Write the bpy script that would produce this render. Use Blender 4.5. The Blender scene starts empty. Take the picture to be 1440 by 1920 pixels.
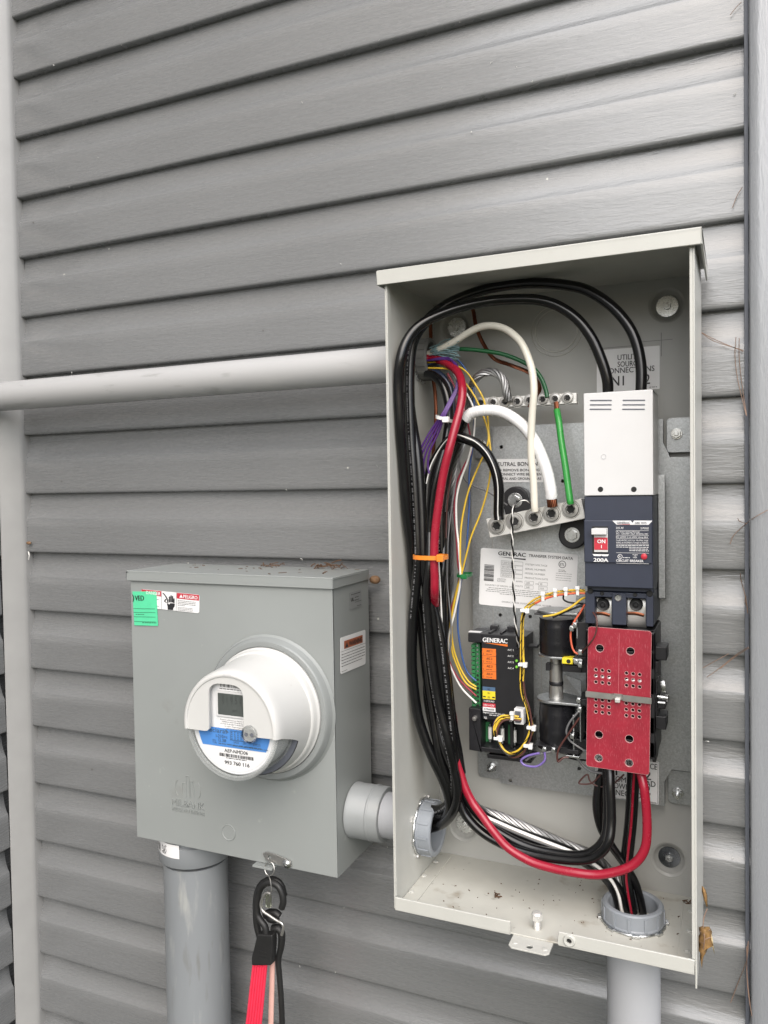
import bpy, bmesh, math, random
from mathutils import Vector, Matrix
random.seed(7)
SC = bpy.context.scene
COL = SC.collection
# ------------------------------------------------------------------ camera, sky, sun, exposure
YAW, PITCH, ROLL, FPX = .417, -.0313, -.0157, 1497.7
CAM = Vector((0, -1.061, 0))                    # origin: eye level above the foot of the wall
FW = Vector((-math.sin(YAW)*math.cos(PITCH), math.cos(YAW)*math.cos(PITCH), math.sin(PITCH)))
_r = Vector((math.cos(YAW), math.sin(YAW), 0)); _u = _r.cross(FW)
RT = _r*math.cos(ROLL) + _u*math.sin(ROLL); UP = -_r*math.sin(ROLL) + _u*math.cos(ROLL)
cd = bpy.data.cameras.new('camera'); cam = bpy.data.objects.new('camera', cd); COL.objects.link(cam)
cd.sensor_fit = 'VERTICAL'; cd.sensor_height = 24; cd.lens = FPX/1920*24; cd.clip_start = .01; cd.clip_end = 400
cam.matrix_world = Matrix(((RT.x, UP.x, -FW.x, CAM.x), (RT.y, UP.y, -FW.y, CAM.y), (RT.z, UP.z, -FW.z, CAM.z), (0, 0, 0, 1)))
SC.camera = cam
SC.render.resolution_x = 768; SC.render.resolution_y = 1024
SUN_EL, SUN_AZ = math.radians(45), math.radians(160)     # azimuth from +Y towards +X: behind the camera, to the right
w = bpy.data.worlds.new('World'); SC.world = w; w.use_nodes = True
nt = w.node_tree; sky = nt.nodes.new('ShaderNodeTexSky'); sky.sky_type = 'NISHITA'; sky.sun_disc = False
sky.sun_elevation = SUN_EL; sky.sun_rotation = SUN_AZ; sky.air_density = 1.0; sky.dust_density = 3.4; sky.ozone_density = 1.0
nt.links.new(sky.outputs[0], nt.nodes['Background'].inputs[0]); nt.nodes['Background'].inputs[1].default_value = .125
sd = bpy.data.lights.new('sun', 'SUN'); sun = bpy.data.objects.new('sun', sd); COL.objects.link(sun)
sd.energy = 3.0; sd.angle = math.radians(78); sd.color = (1, .99, .972)
_d = Vector((math.sin(SUN_AZ)*math.cos(SUN_EL), math.cos(SUN_AZ)*math.cos(SUN_EL), math.sin(SUN_EL)))
sun.rotation_euler = _d.to_track_quat('Z', 'Y').to_euler()
SC.view_settings.view_transform = 'Standard'; SC.view_settings.look = 'None'; SC.view_settings.exposure = 0.52
SC.view_settings.gamma = 1; SC.view_settings.use_curve_mapping = False

# ------------------------------------------------------------------ helpers
def ray(px, py): return FW + RT*((px-720)/FPX) + UP*((960-py)/FPX)
def at(px, py, y):
    d = ray(px, py); return CAM + d*((y-CAM.y)/d.y)
def atx(px, py, x):
    d = ray(px, py); return CAM + d*((x-CAM.x)/d.x)
def atz(px, py, z):
    d = ray(px, py); return CAM + d*((z-CAM.z)/d.z)
def lin(h):
    h = h.lstrip('#'); o = []
    for i in (0, 2, 4):
        c = int(h[i:i+2], 16)/255; o.append(c/12.92 if c <= .04045 else ((c+.055)/1.055)**2.4)
    return tuple(o)
def mat(name, col, rough=.5, metal=0., var=.06, scale=40., bump=0., bscale=200., spec=.5, rvar=.1, coat=0., stretch=(1, 1, 1), dirt=None):
    """painted, plastic or metal surface with uneven tone, gloss and relief; dirt=(colour, scale, threshold, amount)"""
    if isinstance(col, str): col = lin(col)
    m = bpy.data.materials.new(name); m.use_nodes = True; n = m.node_tree.nodes; l = m.node_tree.links
    b = n['Principled BSDF']; b.inputs['Metallic'].default_value = metal; b.inputs['Specular IOR Level'].default_value = spec
    b.inputs['Coat Weight'].default_value = coat
    tc = n.new('ShaderNodeTexCoord'); mp = n.new('ShaderNodeMapping'); mp.inputs['Scale'].default_value = stretch
    l.new(tc.outputs['Object'], mp.inputs['Vector'])
    def noise(s, d=4.):
        t = n.new('ShaderNodeTexNoise'); t.inputs['Scale'].default_value = s; t.inputs['Detail'].default_value = d
        l.new(mp.outputs[0], t.inputs['Vector']); return t
    t = noise(scale)
    cr = n.new('ShaderNodeMix'); cr.data_type = 'RGBA'
    cr.inputs[6].default_value = tuple(max(0, c*(1-var*2)) for c in col)+(1,); cr.inputs[7].default_value = tuple(min(1, c*(1+var*2)) for c in col)+(1,)
    l.new(t.outputs['Fac'], cr.inputs[0]); out = cr.outputs[2]
    for dc, ds, th, am in ([dirt] if isinstance(dirt, tuple) else dirt or []):
        t2 = noise(ds, 8.); mr = n.new('ShaderNodeMapRange'); mr.inputs[1].default_value = th; mr.inputs[2].default_value = th+.12; mr.inputs[4].default_value = am
        l.new(t2.outputs['Fac'], mr.inputs[0]); mx = n.new('ShaderNodeMix'); mx.data_type = 'RGBA'; mx.inputs[7].default_value = tuple(dc)+(1,)
        l.new(mr.outputs[0], mx.inputs[0]); l.new(out, mx.inputs[6]); out = mx.outputs[2]
    l.new(out, b.inputs['Base Color'])
    t3 = noise(scale*2.3); mr = n.new('ShaderNodeMapRange'); mr.inputs[3].default_value = max(.02, rough-rvar); mr.inputs[4].default_value = min(1, rough+rvar)
    l.new(t3.outputs['Fac'], mr.inputs[0]); l.new(mr.outputs[0], b.inputs['Roughness'])
    if bump:
        t4 = noise(bscale, 3.); bp = n.new('ShaderNodeBump'); bp.inputs['Strength'].default_value = bump; bp.inputs['Distance'].default_value = .001
        l.new(t4.outputs['Fac'], bp.inputs['Height']); l.new(bp.outputs[0], b.inputs['Normal'])
    return m

def catmull(P, n=8):
    P = [Vector(p) for p in P]
    if len(P) < 3: return P
    o = []; Q = [P[0]*2-P[1]]+P+[P[-1]*2-P[-2]]
    for i in range(1, len(Q)-2):
        a, b, c, d = Q[i-1:i+3]
        for k in range(n):
            t = k/n; o.append(.5*((2*b)+(c-a)*t+(2*a-5*b+4*c-d)*t*t+(3*b-a-3*c+d)*t**3))
    o.append(P[-1]); return o
_tc = {}
def text_faces(s, bold=0.):
    k = s
    if k not in _tc:
        c = bpy.data.curves.new('t', 'FONT'); c.body = s; c.size = 1; c.offset = 0; c.resolution_u = 3; c.fill_mode = 'FRONT'
        o = bpy.data.objects.new('t', c); COL.objects.link(o); bpy.context.view_layer.update()
        me = bpy.data.meshes.new_from_object(o.evaluated_get(bpy.context.evaluated_depsgraph_get()))
        v = [tuple(x.co) for x in me.vertices]; f = [tuple(p.vertices) for p in me.polygons]
        bpy.data.objects.remove(o); bpy.data.meshes.remove(me); bpy.data.curves.remove(c)
        x0 = min(p[0] for p in v) if v else 0; x1 = max(p[0] for p in v) if v else 1
        _tc[k] = ([(p[0]-x0, p[1]) for p in v], f, x1-x0)
    return _tc[k]
class MB:
    def __init__(s): s.v = []; s.f = []
    def add(s, vs, fs):
        o = len(s.v); s.v += [Vector(v) for v in vs]; s.f += [tuple(i+o for i in f) for f in fs]; return s
    def box(s, x0, x1, y0, y1, z0, z1, M=None):
        vs = [Vector((x, y, z)) for x in (x0, x1) for y in (y0, y1) for z in (z0, z1)]
        if M: vs = [M @ v for v in vs]
        return s.add(vs, [(0, 1, 3, 2), (4, 6, 7, 5), (0, 4, 5, 1), (2, 3, 7, 6), (0, 2, 6, 4), (1, 5, 7, 3)])
    def quad(s, a, b, c, d): return s.add([a, b, c, d], [(0, 1, 2, 3)])
    def prism(s, pts, M, z0, z1):
        n = len(pts); vs = [M @ Vector((p[0], p[1], z0)) for p in pts]+[M @ Vector((p[0], p[1], z1)) for p in pts]
        return s.add(vs, [tuple(range(n))[::-1], tuple(range(n, 2*n))]+[(i, (i+1) % n, n+(i+1) % n, n+i) for i in range(n)])
    def sweep(s, prof, d0, d1, fn, closed=False):   # profile points placed by fn(p, t)
        n = len(prof); vs = [fn(p, d0) for p in prof]+[fn(p, d1) for p in prof]
        return s.add(vs, [(i, i+1, n+i+1, n+i) for i in range(n-1)])
    def tube(s, P, r, n=10, sub=6, cap=True, flat=1., up=None):
        P = catmull(P, sub); N = len(P); rr = r if callable(r) else (lambda t: r)
        T = [(P[min(i+1, N-1)]-P[max(i-1, 0)]).normalized() for i in range(N)]
        a = Vector(up) if up else (Vector((0, 1, 0)) if abs(T[0].y) < .9 else Vector((1, 0, 0)))
        u = (a-T[0]*a.dot(T[0])).normalized(); vs = []
        for i in range(N):
            u = (u-T[i]*u.dot(T[i])).normalized(); v = T[i].cross(u); q = rr(i/(N-1))
            for k in range(n):
                g = 2*math.pi*k/n; vs.append(P[i]+u*(q*flat*math.cos(g))+v*(q*math.sin(g)))
        fs = [(i*n+k, i*n+(k+1) % n, (i+1)*n+(k+1) % n, (i+1)*n+k) for i in range(N-1) for k in range(n)]
        if cap: fs += [tuple(range(n))[::-1], tuple(range((N-1)*n, N*n))]
        return s.add(vs, fs)
    def strands(s, P, r, k=7, turns=None, n=5, sub=8, q=None):      # twisted bare conductor
        P = catmull(P, sub); N = len(P); L = [0]
        for i in range(1, N): L.append(L[-1]+(P[i]-P[i-1]).length)
        pitch = r*13; T = [(P[min(i+1, N-1)]-P[max(i-1, 0)]).normalized() for i in range(N)]
        u = Vector((0, 1, 0)) if abs(T[0].y) < .9 else Vector((1, 0, 0)); F = []
        for i in range(N):
            u = (u-T[i]*u.dot(T[i])).normalized(); F.append((u.copy(), T[i].cross(u)))
        q = q or r*math.sin(math.pi/k)/(1+math.sin(math.pi/k))*1.05
        for j in range(k):
            pts = []
            for i in range(N):
                g = 2*math.pi*(j/k+L[i]/pitch); pts.append(P[i]+(F[i][0]*math.cos(g)+F[i][1]*math.sin(g))*(r-q))
            s.tube(pts, q, n=n, sub=2)
        return s.tube(P, r*.6, n=6, sub=1)
    def cyl(s, p0, p1, r0, r1=None, n=24, cap=True):
        r1 = r0 if r1 is None else r1; p0 = Vector(p0); p1 = Vector(p1); t = (p1-p0).normalized()
        a = Vector((0, 0, 1)) if abs(t.z) < .9 else Vector((1, 0, 0)); u = (a-t*a.dot(t)).normalized(); v = t.cross(u)
        vs = [p0+(u*math.cos(2*math.pi*k/n)+v*math.sin(2*math.pi*k/n))*r0 for k in range(n)]+[p1+(u*math.cos(2*math.pi*k/n)+v*math.sin(2*math.pi*k/n))*r1 for k in range(n)]
        fs = [(k, (k+1) % n, n+(k+1) % n, n+k) for k in range(n)]
        if cap: fs += [tuple(range(n))[::-1], tuple(range(n, 2*n))]
        return s.add(vs, fs)
    def lathe(s, prof, M, n=48, a0=0., a1=2*math.pi):
        full = abs(a1-a0-2*math.pi) < 1e-6; c = n if full else n+1; m = len(prof); vs = []
        for k in range(c):
            g = a0+(a1-a0)*k/n
            for r, z in prof: vs.append(M @ Vector((r*math.cos(g), r*math.sin(g), z)))
        fs = [(k*m+i, ((k+1) % c)*m+i, ((k+1) % c)*m+i+1, k*m+i+1) for k in range(n) for i in range(m-1)]
        return s.add(vs, fs)
    def ball(s, c, r, sz=(1, 1, 1), n=10):
        c = Vector(c); vs = []; m = n//2+1
        for i in range(m+1):
            t = math.pi*i/m
            for k in range(n):
                g = 2*math.pi*k/n; vs.append(c+Vector((r*sz[0]*math.sin(t)*math.cos(g), r*sz[1]*math.sin(t)*math.sin(g), r*sz[2]*math.cos(t))))
        return s.add(vs, [(i*n+k, (i+1)*n+k, (i+1)*n+(k+1) % n, i*n+(k+1) % n) for i in range(m) for k in range(n)])
    def plate(s, outer, holes, M, t):       # flat sheet with holes, thickness t (local z from -t to 0)
        c = bpy.data.curves.new('p', 'CURVE'); c.dimensions = '2D'; c.fill_mode = 'BOTH'; c.extrude = t/2
        for ring in [outer]+list(holes):
            sp = c.splines.new('POLY'); sp.points.add(len(ring)-1); sp.use_cyclic_u = True
            for q, p in zip(sp.points, ring): q.co = (p[0]*100, p[1]*100, 0, 1)
        c.extrude = t*50
        o = bpy.data.objects.new('p', c); COL.objects.link(o); bpy.context.view_layer.update()
        me = bpy.data.meshes.new_from_object(o.evaluated_get(bpy.context.evaluated_depsgraph_get()))
        s.add([M @ (Vector(v.co)/100-Vector((0, 0, t/2))) for v in me.vertices], [tuple(p.vertices) for p in me.polygons])
        bpy.data.objects.remove(o); bpy.data.meshes.remove(me); bpy.data.curves.remove(c); return s
    def text(s, t, fr, u, v, size, w=None, bold=0., z=.0004, al='L'):
        """fr: Frame; (u, v) baseline start in fractions, size: cap height in fractions of the frame's height, w: width in fractions"""
        vs, fs, W = text_faces(t, bold)
        k = size*fr.h/.70; kx = (w*fr.w/W) if w else k
        x0 = u*fr.w-(kx*W/2 if al == 'C' else kx*W if al == 'R' else 0); y0 = -v*fr.h
        b = bold*k*1.1
        for i, dx in enumerate((0,) if b < 1e-6 else (0, -b, b)):      # heavier strokes from overprinted copies
            s.add([fr.M @ Vector((x0+p[0]*kx+dx, y0+p[1]*k+dx*.4, z+i*.00012)) for p in vs], fs)
        return s
    def rect(s, fr, u0, v0, u1, v1, z=.0003):
        return s.quad(*[fr.p(a, b, z) for a, b in ((u0, v1), (u1, v1), (u1, v0), (u0, v0))])
    def frame_rect(s, fr, u0, v0, u1, v1, t=.01, z=.0003):
        tu = t*fr.h/fr.w
        s.rect(fr, u0, v0, u1, v0+t, z); s.rect(fr, u0, v1-t, u1, v1, z); s.rect(fr, u0, v0+t, u0+tu, v1-t, z); return s.rect(fr, u1-tu, v0+t, u1, v1-t, z)
    def greek(s, fr, u0, v, u1, h, seed=0, z=.0003):  # a line too small to read: dashes of word length
        R = random.Random(seed*977+5); u = u0
        while u < u1-.01:
            k = min(u1, u+R.uniform(1., 3.6)*h*fr.h/fr.w); s.rect(fr, u, v+h*R.uniform(.18, .26), k, v+h*.74, z); u = k+.5*h*fr.h/fr.w
        return s
    def bars(s, fr, u0, v0, u1, v1, seed=0, vert=True, n=26, z=.0003):
        R = random.Random(seed); p = 0.; W = [R.choice((1, 1, 2, 3)) for _ in range(n*2)]; T = sum(W)
        for i, q in enumerate(W):
            a, b = p/T, (p+q)/T; p += q
            if i % 2 == 0:
                if vert: s.rect(fr, u0+(u1-u0)*a, v0, u0+(u1-u0)*b, v1, z)
                else: s.rect(fr, u0, v0+(v1-v0)*a, u1, v0+(v1-v0)*b, z)
        return s
    def build(s, name, m, parent=None, bevel=0., smooth=True, ang=38, seg=2):
        base = Vector((0, 0, 0)); q = parent
        while q: base += q.location; q = q.parent
        loc = Vector((0, 0, 0))
        if parent is None and s.v:
            loc = Vector(((min(v.x for v in s.v)+max(v.x for v in s.v))/2, (min(v.y for v in s.v)+max(v.y for v in s.v))/2, min(v.z for v in s.v)))
        me = bpy.data.meshes.new(name); me.from_pydata([v-base-loc for v in s.v], [], s.f); me.materials.append(m)
        bm = bmesh.new(); bm.from_mesh(me); bmesh.ops.remove_doubles(bm, verts=bm.verts, dist=1e-6); bmesh.ops.recalc_face_normals(bm, faces=bm.faces); bm.to_mesh(me); bm.free()
        if smooth:
            me.polygons.foreach_set('use_smooth', [True]*len(me.polygons)); me.set_sharp_from_angle(angle=math.radians(ang))
        o = bpy.data.objects.new(name, me); COL.objects.link(o); o.location = loc; o.parent = parent
        if bevel:
            b = o.modifiers.new('edges', 'BEVEL'); b.width = bevel; b.segments = seg; b.limit_method = 'ANGLE'; b.angle_limit = math.radians(40); b.harden_normals = True
        return o
class Frame:      # flat panel: origin at its top left, u to the right, v down, local z out of the surface
    def __init__(s, o, ex, ey, w, h):
        ex = ex.normalized(); ez = ex.cross(ey).normalized(); ey = ez.cross(ex); s.w = w; s.h = h
        s.M = Matrix(((ex.x, ey.x, ez.x, o.x), (ex.y, ey.y, ez.y, o.y), (ex.z, ey.z, ez.z, o.z), (0, 0, 0, 1)))
    def p(s, u, v, z=0.): return s.M @ Vector((u*s.w, -v*s.h, z))
    def outline(s, r=.0): return rrect(0, -s.h, s.w, 0, r)
def fpix(tl, tr, bl, y=None, x=None):
    g = (lambda q: at(q[0], q[1], y)) if y is not None else (lambda q: atx(q[0], q[1], x))
    a, b, c = g(tl), g(tr), g(bl); return Frame(a, b-a, a-c, (b-a).length, (c-a).length)
def rrect(x0, y0, x1, y1, r=0., n=4):
    if r <= 0: return [(x0, y0), (x1, y0), (x1, y1), (x0, y1)]
    o = []
    for cx, cy, a in ((x1-r, y0+r, -90), (x1-r, y1-r, 0), (x0+r, y1-r, 90), (x0+r, y0+r, 180)):
        for k in range(n+1):
            g = math.radians(a+90*k/n); o.append((cx+r*math.cos(g), cy+r*math.sin(g)))
    return o
def circ(cx, cy, r, n=20): return [(cx+r*math.cos(2*math.pi*k/n), cy+r*math.sin(2*math.pi*k/n)) for k in range(n)]
def axis(c, d):   # matrix whose local z runs along d from c
    d = Vector(d).normalized(); q = d.to_track_quat('Z', 'Y'); return Matrix.Translation(Vector(c)) @ q.to_matrix().to_4x4()
def tag(o, label=None, cat=None, group=None, kind=None):
    for k, v in (('label', label), ('category', cat), ('group', group), ('kind', kind)):
        if v: o[k] = v
    return o
def thing(name, loc, label, cat, group=None):
    o = bpy.data.objects.new(name, None); COL.objects.link(o); o.location = loc; o.empty_display_size = .02; return tag(o, label, cat, group)

# ------------------------------------------------------------------ materials
def siding_mat(name, col, vertical=False):
    m = bpy.data.materials.new(name); m.use_nodes = True; n = m.node_tree.nodes; l = m.node_tree.links; b = n['Principled BSDF']
    tc = n.new('ShaderNodeTexCoord')
    def noise(sc, stretch, d=5., dist=0.):
        mp = n.new('ShaderNodeMapping'); mp.inputs['Scale'].default_value = stretch; l.new(tc.outputs['Object'], mp.inputs[0])
        t = n.new('ShaderNodeTexNoise'); t.inputs['Scale'].default_value = sc; t.inputs['Detail'].default_value = d; t.inputs['Distortion'].default_value = dist
        l.new(mp.outputs[0], t.inputs['Vector']); return t
    S = (1, 1, .14) if vertical else (.13, .13, 1)
    g1 = noise(230, S, 4., .6); g2 = noise(620, S, 2.); big = noise(3.2, (1, 1, 1), 3.)
    c = n.new('ShaderNodeMix'); c.data_type = 'RGBA'; c.inputs[6].default_value = tuple(x*.86 for x in col)+(1,); c.inputs[7].default_value = tuple(x*1.13 for x in col)+(1,)
    l.new(big.outputs['Fac'], c.inputs[0])
    # scattered pale flecks and dark specks stuck to the vinyl
    def flecks(scale, th, colr, src):
        v = n.new('ShaderNodeTexVoronoi'); v.inputs['Scale'].default_value = scale; l.new(tc.outputs['Object'], v.inputs['Vector'])
        lt = n.new('ShaderNodeMath'); lt.operation = 'LESS_THAN'; lt.inputs[1].default_value = th; l.new(v.outputs['Distance'], lt.inputs[0])
        sx = n.new('ShaderNodeSeparateColor'); l.new(v.outputs['Color'], sx.inputs[0]); gt = n.new('ShaderNodeMath'); gt.operation = 'GREATER_THAN'; gt.inputs[1].default_value = .84; l.new(sx.outputs[0], gt.inputs[0])
        mu = n.new('ShaderNodeMath'); mu.operation = 'MULTIPLY'; l.new(lt.outputs[0], mu.inputs[0]); l.new(gt.outputs[0], mu.inputs[1])
        x = n.new('ShaderNodeMix'); x.data_type = 'RGBA'; x.inputs[7].default_value = colr; l.new(mu.outputs[0], x.inputs[0]); l.new(src, x.inputs[6]); return x.outputs[2]
    o = flecks(20, .036, (.5, .5, .46, 1), c.outputs[2]); o = flecks(19, .03, (.05, .045, .04, 1), o)
    l.new(o, b.inputs['Base Color'])
    mr = n.new('ShaderNodeMapRange'); mr.inputs[3].default_value = .21; mr.inputs[4].default_value = .34; l.new(g1.outputs['Fac'], mr.inputs[0]); l.new(mr.outputs[0], b.inputs['Roughness'])
    b.inputs['Specular IOR Level'].default_value = 1.0
    ad = n.new('ShaderNodeMath'); ad.operation = 'MULTIPLY_ADD'; ad.inputs[1].default_value = .35; l.new(g2.outputs['Fac'], ad.inputs[0]); l.new(g1.outputs['Fac'], ad.inputs[2])
    bp = n.new('ShaderNodeBump'); bp.inputs['Strength'].default_value = .30; bp.inputs['Distance'].default_value = .0012; l.new(ad.outputs[0], bp.inputs['Height']); l.new(bp.outputs[0], b.inputs['Normal'])
    return m
def galv_mat():
    m = mat('galvanised_sheet', (.46, .475, .48), .44, 1., .05, 300., .08, 700., rvar=.10)
    n = m.node_tree.nodes; l = m.node_tree.links; b = n['Principled BSDF']
    v = n.new('ShaderNodeTexVoronoi'); v.inputs['Scale'].default_value = 620; tc = [x for x in n if x.type == 'TEX_COORD'][0]; l.new(tc.outputs['Object'], v.inputs['Vector'])
    mr = n.new('ShaderNodeMapRange'); mr.inputs[3].default_value = .86; mr.inputs[4].default_value = 1.10
    s = n.new('ShaderNodeSeparateColor'); l.new(v.outputs['Color'], s.inputs[0]); l.new(s.outputs[0], mr.inputs[0])
    src = b.inputs['Base Color'].links[0].from_socket; vm = n.new('ShaderNodeVectorMath'); vm.operation = 'SCALE'; l.new(src, vm.inputs[0]); l.new(mr.outputs[0], vm.inputs['Scale']); l.new(vm.outputs[0], b.inputs['Base Color'])
    return m
def fibre_mat():
    m = mat('red_fibre_board', (.28, .014, .03), .45, 0, .12, 60., .15, 500.)
    n = m.node_tree.nodes; l = m.node_tree.links; b = n['Principled BSDF']; tc = [x for x in n if x.type == 'TEX_COORD'][0]
    src = b.inputs['Base Color'].links[0].from_socket
    for k, ang in enumerate((.5, -.7, 1.5)):
        mp = n.new('ShaderNodeMapping'); mp.inputs['Rotation'].default_value = (0, ang, 0); mp.inputs['Scale'].default_value = (1, 1, .14); l.new(tc.outputs['Object'], mp.inputs[0])
        t = n.new('ShaderNodeTexNoise'); t.inputs['Scale'].default_value = 900; t.inputs['Detail'].default_value = 2; l.new(mp.outputs[0], t.inputs['Vector'])
        mr = n.new('ShaderNodeMapRange'); mr.inputs[1].default_value = .62; mr.inputs[2].default_value = .74; mr.inputs[4].default_value = .45; l.new(t.outputs['Fac'], mr.inputs[0])
        x = n.new('ShaderNodeMix'); x.data_type = 'RGBA'; x.inputs[7].default_value = (.55, .16, .18, 1); l.new(mr.outputs[0], x.inputs[0]); l.new(src, x.inputs[6]); src = x.outputs[2]
    l.new(src, b.inputs['Base Color']); return m
def glass_mat(name, col=(.97, .98, .97), rough=.03, ior=1.45):
    m = bpy.data.materials.new(name); m.use_nodes = True; b = m.node_tree.nodes['Principled BSDF']
    b.inputs['Base Color'].default_value = col+(1,); b.inputs['Transmission Weight'].default_value = 1; b.inputs['Roughness'].default_value = rough; b.inputs['IOR'].default_value = ior
    t = m.node_tree.nodes.new('ShaderNodeTexNoise'); t.inputs['Scale'].default_value = 90; mr = m.node_tree.nodes.new('ShaderNodeMapRange'); mr.inputs[3].default_value = rough; mr.inputs[4].default_value = rough+.1
    m.node_tree.links.new(t.outputs['Fac'], mr.inputs[0]); m.node_tree.links.new(mr.outputs[0], b.inputs['Roughness']); return m
SID = siding_mat('grey_vinyl_siding', (.170, .174, .176)); BOARD = siding_mat('grey_grained_trim', (.235, .245, .26), True)
POST = mat('pale_vinyl_trim', (.31, .31, .305), .36, var=.05, scale=25, bump=.05)
CHAN = mat('dark_grey_channel', (.13, .14, .165), .5)
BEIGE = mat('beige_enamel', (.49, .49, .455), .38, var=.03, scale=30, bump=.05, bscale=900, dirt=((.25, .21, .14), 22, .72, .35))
BACKP = mat('shaded_beige_enamel', (.37, .37, .35), .4, var=.03, scale=30, bump=.05, bscale=900)  # same beige enamel, its colour greyed and darkened for shade deep in the box
TRAY = mat('beige_enamel_dirty', (.49, .485, .44), .45, var=.06, scale=30, bump=.06, bscale=700, dirt=[((.20, .15, .09), 24, .60, .6), ((.10, .08, .05), 70, .66, .8)])
MGREY = mat('grey_enamel', (.275, .292, .286), .34, var=.04, scale=9, bump=.03, bscale=500, dirt=[((.5, .5, .47), 60, .70, .5), ((.18, .17, .14), 17, .66, .35)])
PVC = mat('grey_pvc', (.235, .25, .262), .42, var=.10, scale=16, bump=.04, stretch=(1, 1, .2), dirt=[((.46, .46, .43), 40, .60, .5), ((.13, .12, .10), 44, .60, .6)])
PVCL = mat('pale_grey_pvc', (.42, .42, .42), .36, var=.06, scale=12, stretch=(.25, 1, 1), dirt=[((.17, .17, .16), 60, .62, .6), ((.55, .55, .53), 30, .62, .4)])
PVCW = mat('light_grey_pvc', (.40, .41, .43), .4, var=.04, scale=14, stretch=(1, 1, .2))
PVCH = mat('grey_pvc_fitting', (.30, .315, .32), .36, var=.05, scale=30)
BUSH = mat('blue_grey_bushing', (.24, .26, .285), .38, var=.05, scale=50)
BUSHD = mat('taupe_grey_bushing', (.15, .15, .142), .4, var=.05, scale=50)
ZINC = mat('zinc_plated_steel', (.62, .63, .63), .28, 1., .08, 120)
STEEL = mat('dull_steel', (.46, .45, .43), .33, .85, .12, 90)
DSTEEL = mat('blackened_steel', (.20, .21, .225), .25, 1., .08, 90)
NICKEL = mat('plated_bar_metal', (.74, .73, .70), .34, .55, .04, 90, .05, 500)
GALV = galv_mat(); RED_F = fibre_mat()
ALU = mat('aluminium_strand', (.30, .30, .30), .42, 1., .1, 200); COP = mat('copper_strand', (.24, .09, .05), .42, 1., .2, 200)
BLK = mat('black_wire_jacket', (.0045, .0045, .005), .2, var=.2, scale=60, spec=.5, bump=.05, bscale=300)
BLKM = mat('black_plastic', (.012, .012, .014), .42, var=.15, scale=60); TAPE = mat('black_tape', (.009, .009, .011), .3, var=.2, scale=50, bump=.35, bscale=70, stretch=(1, 1, .5))
RUB = mat('black_rubber', (.013, .013, .013), .5, var=.2, scale=60)
NAVY = mat('dark_navy_plastic', (.028, .034, .055), .42, var=.06, scale=60, bump=.04, bscale=900)
WPL = mat('white_plastic', (.62, .62, .62), .36, var=.02, scale=30); WWIRE = mat('cream_white_jacket', (.74, .71, .62), .33, var=.04, scale=40)
WTAPE = mat('white_tape', (.80, .80, .80), .4, var=.04, scale=60, bump=.2, bscale=120); WTHIN = mat('white_thin_jacket', (.72, .71, .68), .35, var=.05)
REDW = mat('red_wire_jacket', (.30, .010, .028), .25, var=.06, scale=50); GRN = mat('green_wire_jacket', (.035, .30, .055), .3, var=.08, scale=60)
DGRN = mat('dark_green_jacket', (.010, .10, .032), .32, var=.08); YEL = mat('yellow_wire_jacket', (.66, .44, .04), .35, var=.08)
BLU = mat('blue_wire_jacket', (.035, .085, .24), .35, var=.08); PUR = mat('purple_wire_jacket', (.075, .025, .16), .32, var=.1); VIO = mat('violet_wire_jacket', (.17, .12, .36), .35, var=.1)
ORW = mat('orange_wire_jacket', (.62, .12, .06), .35, var=.08); BRN = mat('brown_wire_jacket', (.085, .032, .028), .35, var=.1); GRYW = mat('grey_wire_jacket', (.16, .16, .165), .35, var=.1); MAR = mat('dark_red_thin_jacket', (.28, .02, .04), .35, var=.1)
ORTIE = mat('orange_nylon', (.80, .24, .025), .35, var=.04); GTIE = mat('green_nylon', (.01, .15, .04), .35, var=.05); WTIE = mat('white_nylon', (.76, .76, .74), .4, var=.03)
PAPER = mat('white_sticker', (.78, .78, .78), .42, var=.02, scale=40); PAPG = mat('grey_sticker', (.24, .25, .25), .4, var=.03); INK = mat('black_ink', (.02, .02, .022), .5); GINK = mat('grey_ink', (.17, .17, .17), .5); WINK = mat('white_ink', (.78, .78, .78), .5)
RINK = mat('red_ink', (.50, .03, .05), .45); OINK = mat('orange_ink', (.72, .17, .025), .45); YINK = mat('yellow_ink', (.75, .60, .03), .45); BINK = mat('blue_ink', (.075, .24, .60), .42); SLATE = mat('slate_blue_ink', (.07, .13, .22), .45); BROWNINK = mat('brown_orange_ink', (.36, .10, .04), .45)
GRST = mat('green_sticker', (.10, .62, .33), .4, var=.05, scale=60, bump=.5, bscale=60); PCB = mat('green_terminal_plastic', (.03, .17, .06), .4, var=.08)
LCD = mat('display_grey', (.075, .085, .08), .15, var=.12, scale=25); DIAL = mat('dial_white', (.72, .73, .74), .4, var=.02); GLASS = mat('clear_polycarbonate', (.55, .57, .56), .12, spec=.9); GLASS.node_tree.nodes['Principled BSDF'].inputs['Alpha'].default_value = .32; CLEARF = glass_mat('frosted_clear_plastic', (.93, .95, .95), .18)
MCAP = mat('ivory_meter_plastic', (.58, .58, .565), .34, var=.03, scale=20, dirt=((.35, .25, .17), 60, .74, .5))
DARKV = mat('dark_void', (.01, .01, .01), .7); RESI = mat('white_ceramic', (.6, .6, .58), .4)
STRAPR = mat('red_elastic', (.75, .03, .075), .55, var=.08, scale=60, bump=.3, bscale=600); PINK = mat('pale_pink_cord', (.62, .38, .33), .45, var=.08, scale=30); IVO = mat('ivory_cord', (.66, .6, .56), .5)
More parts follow.
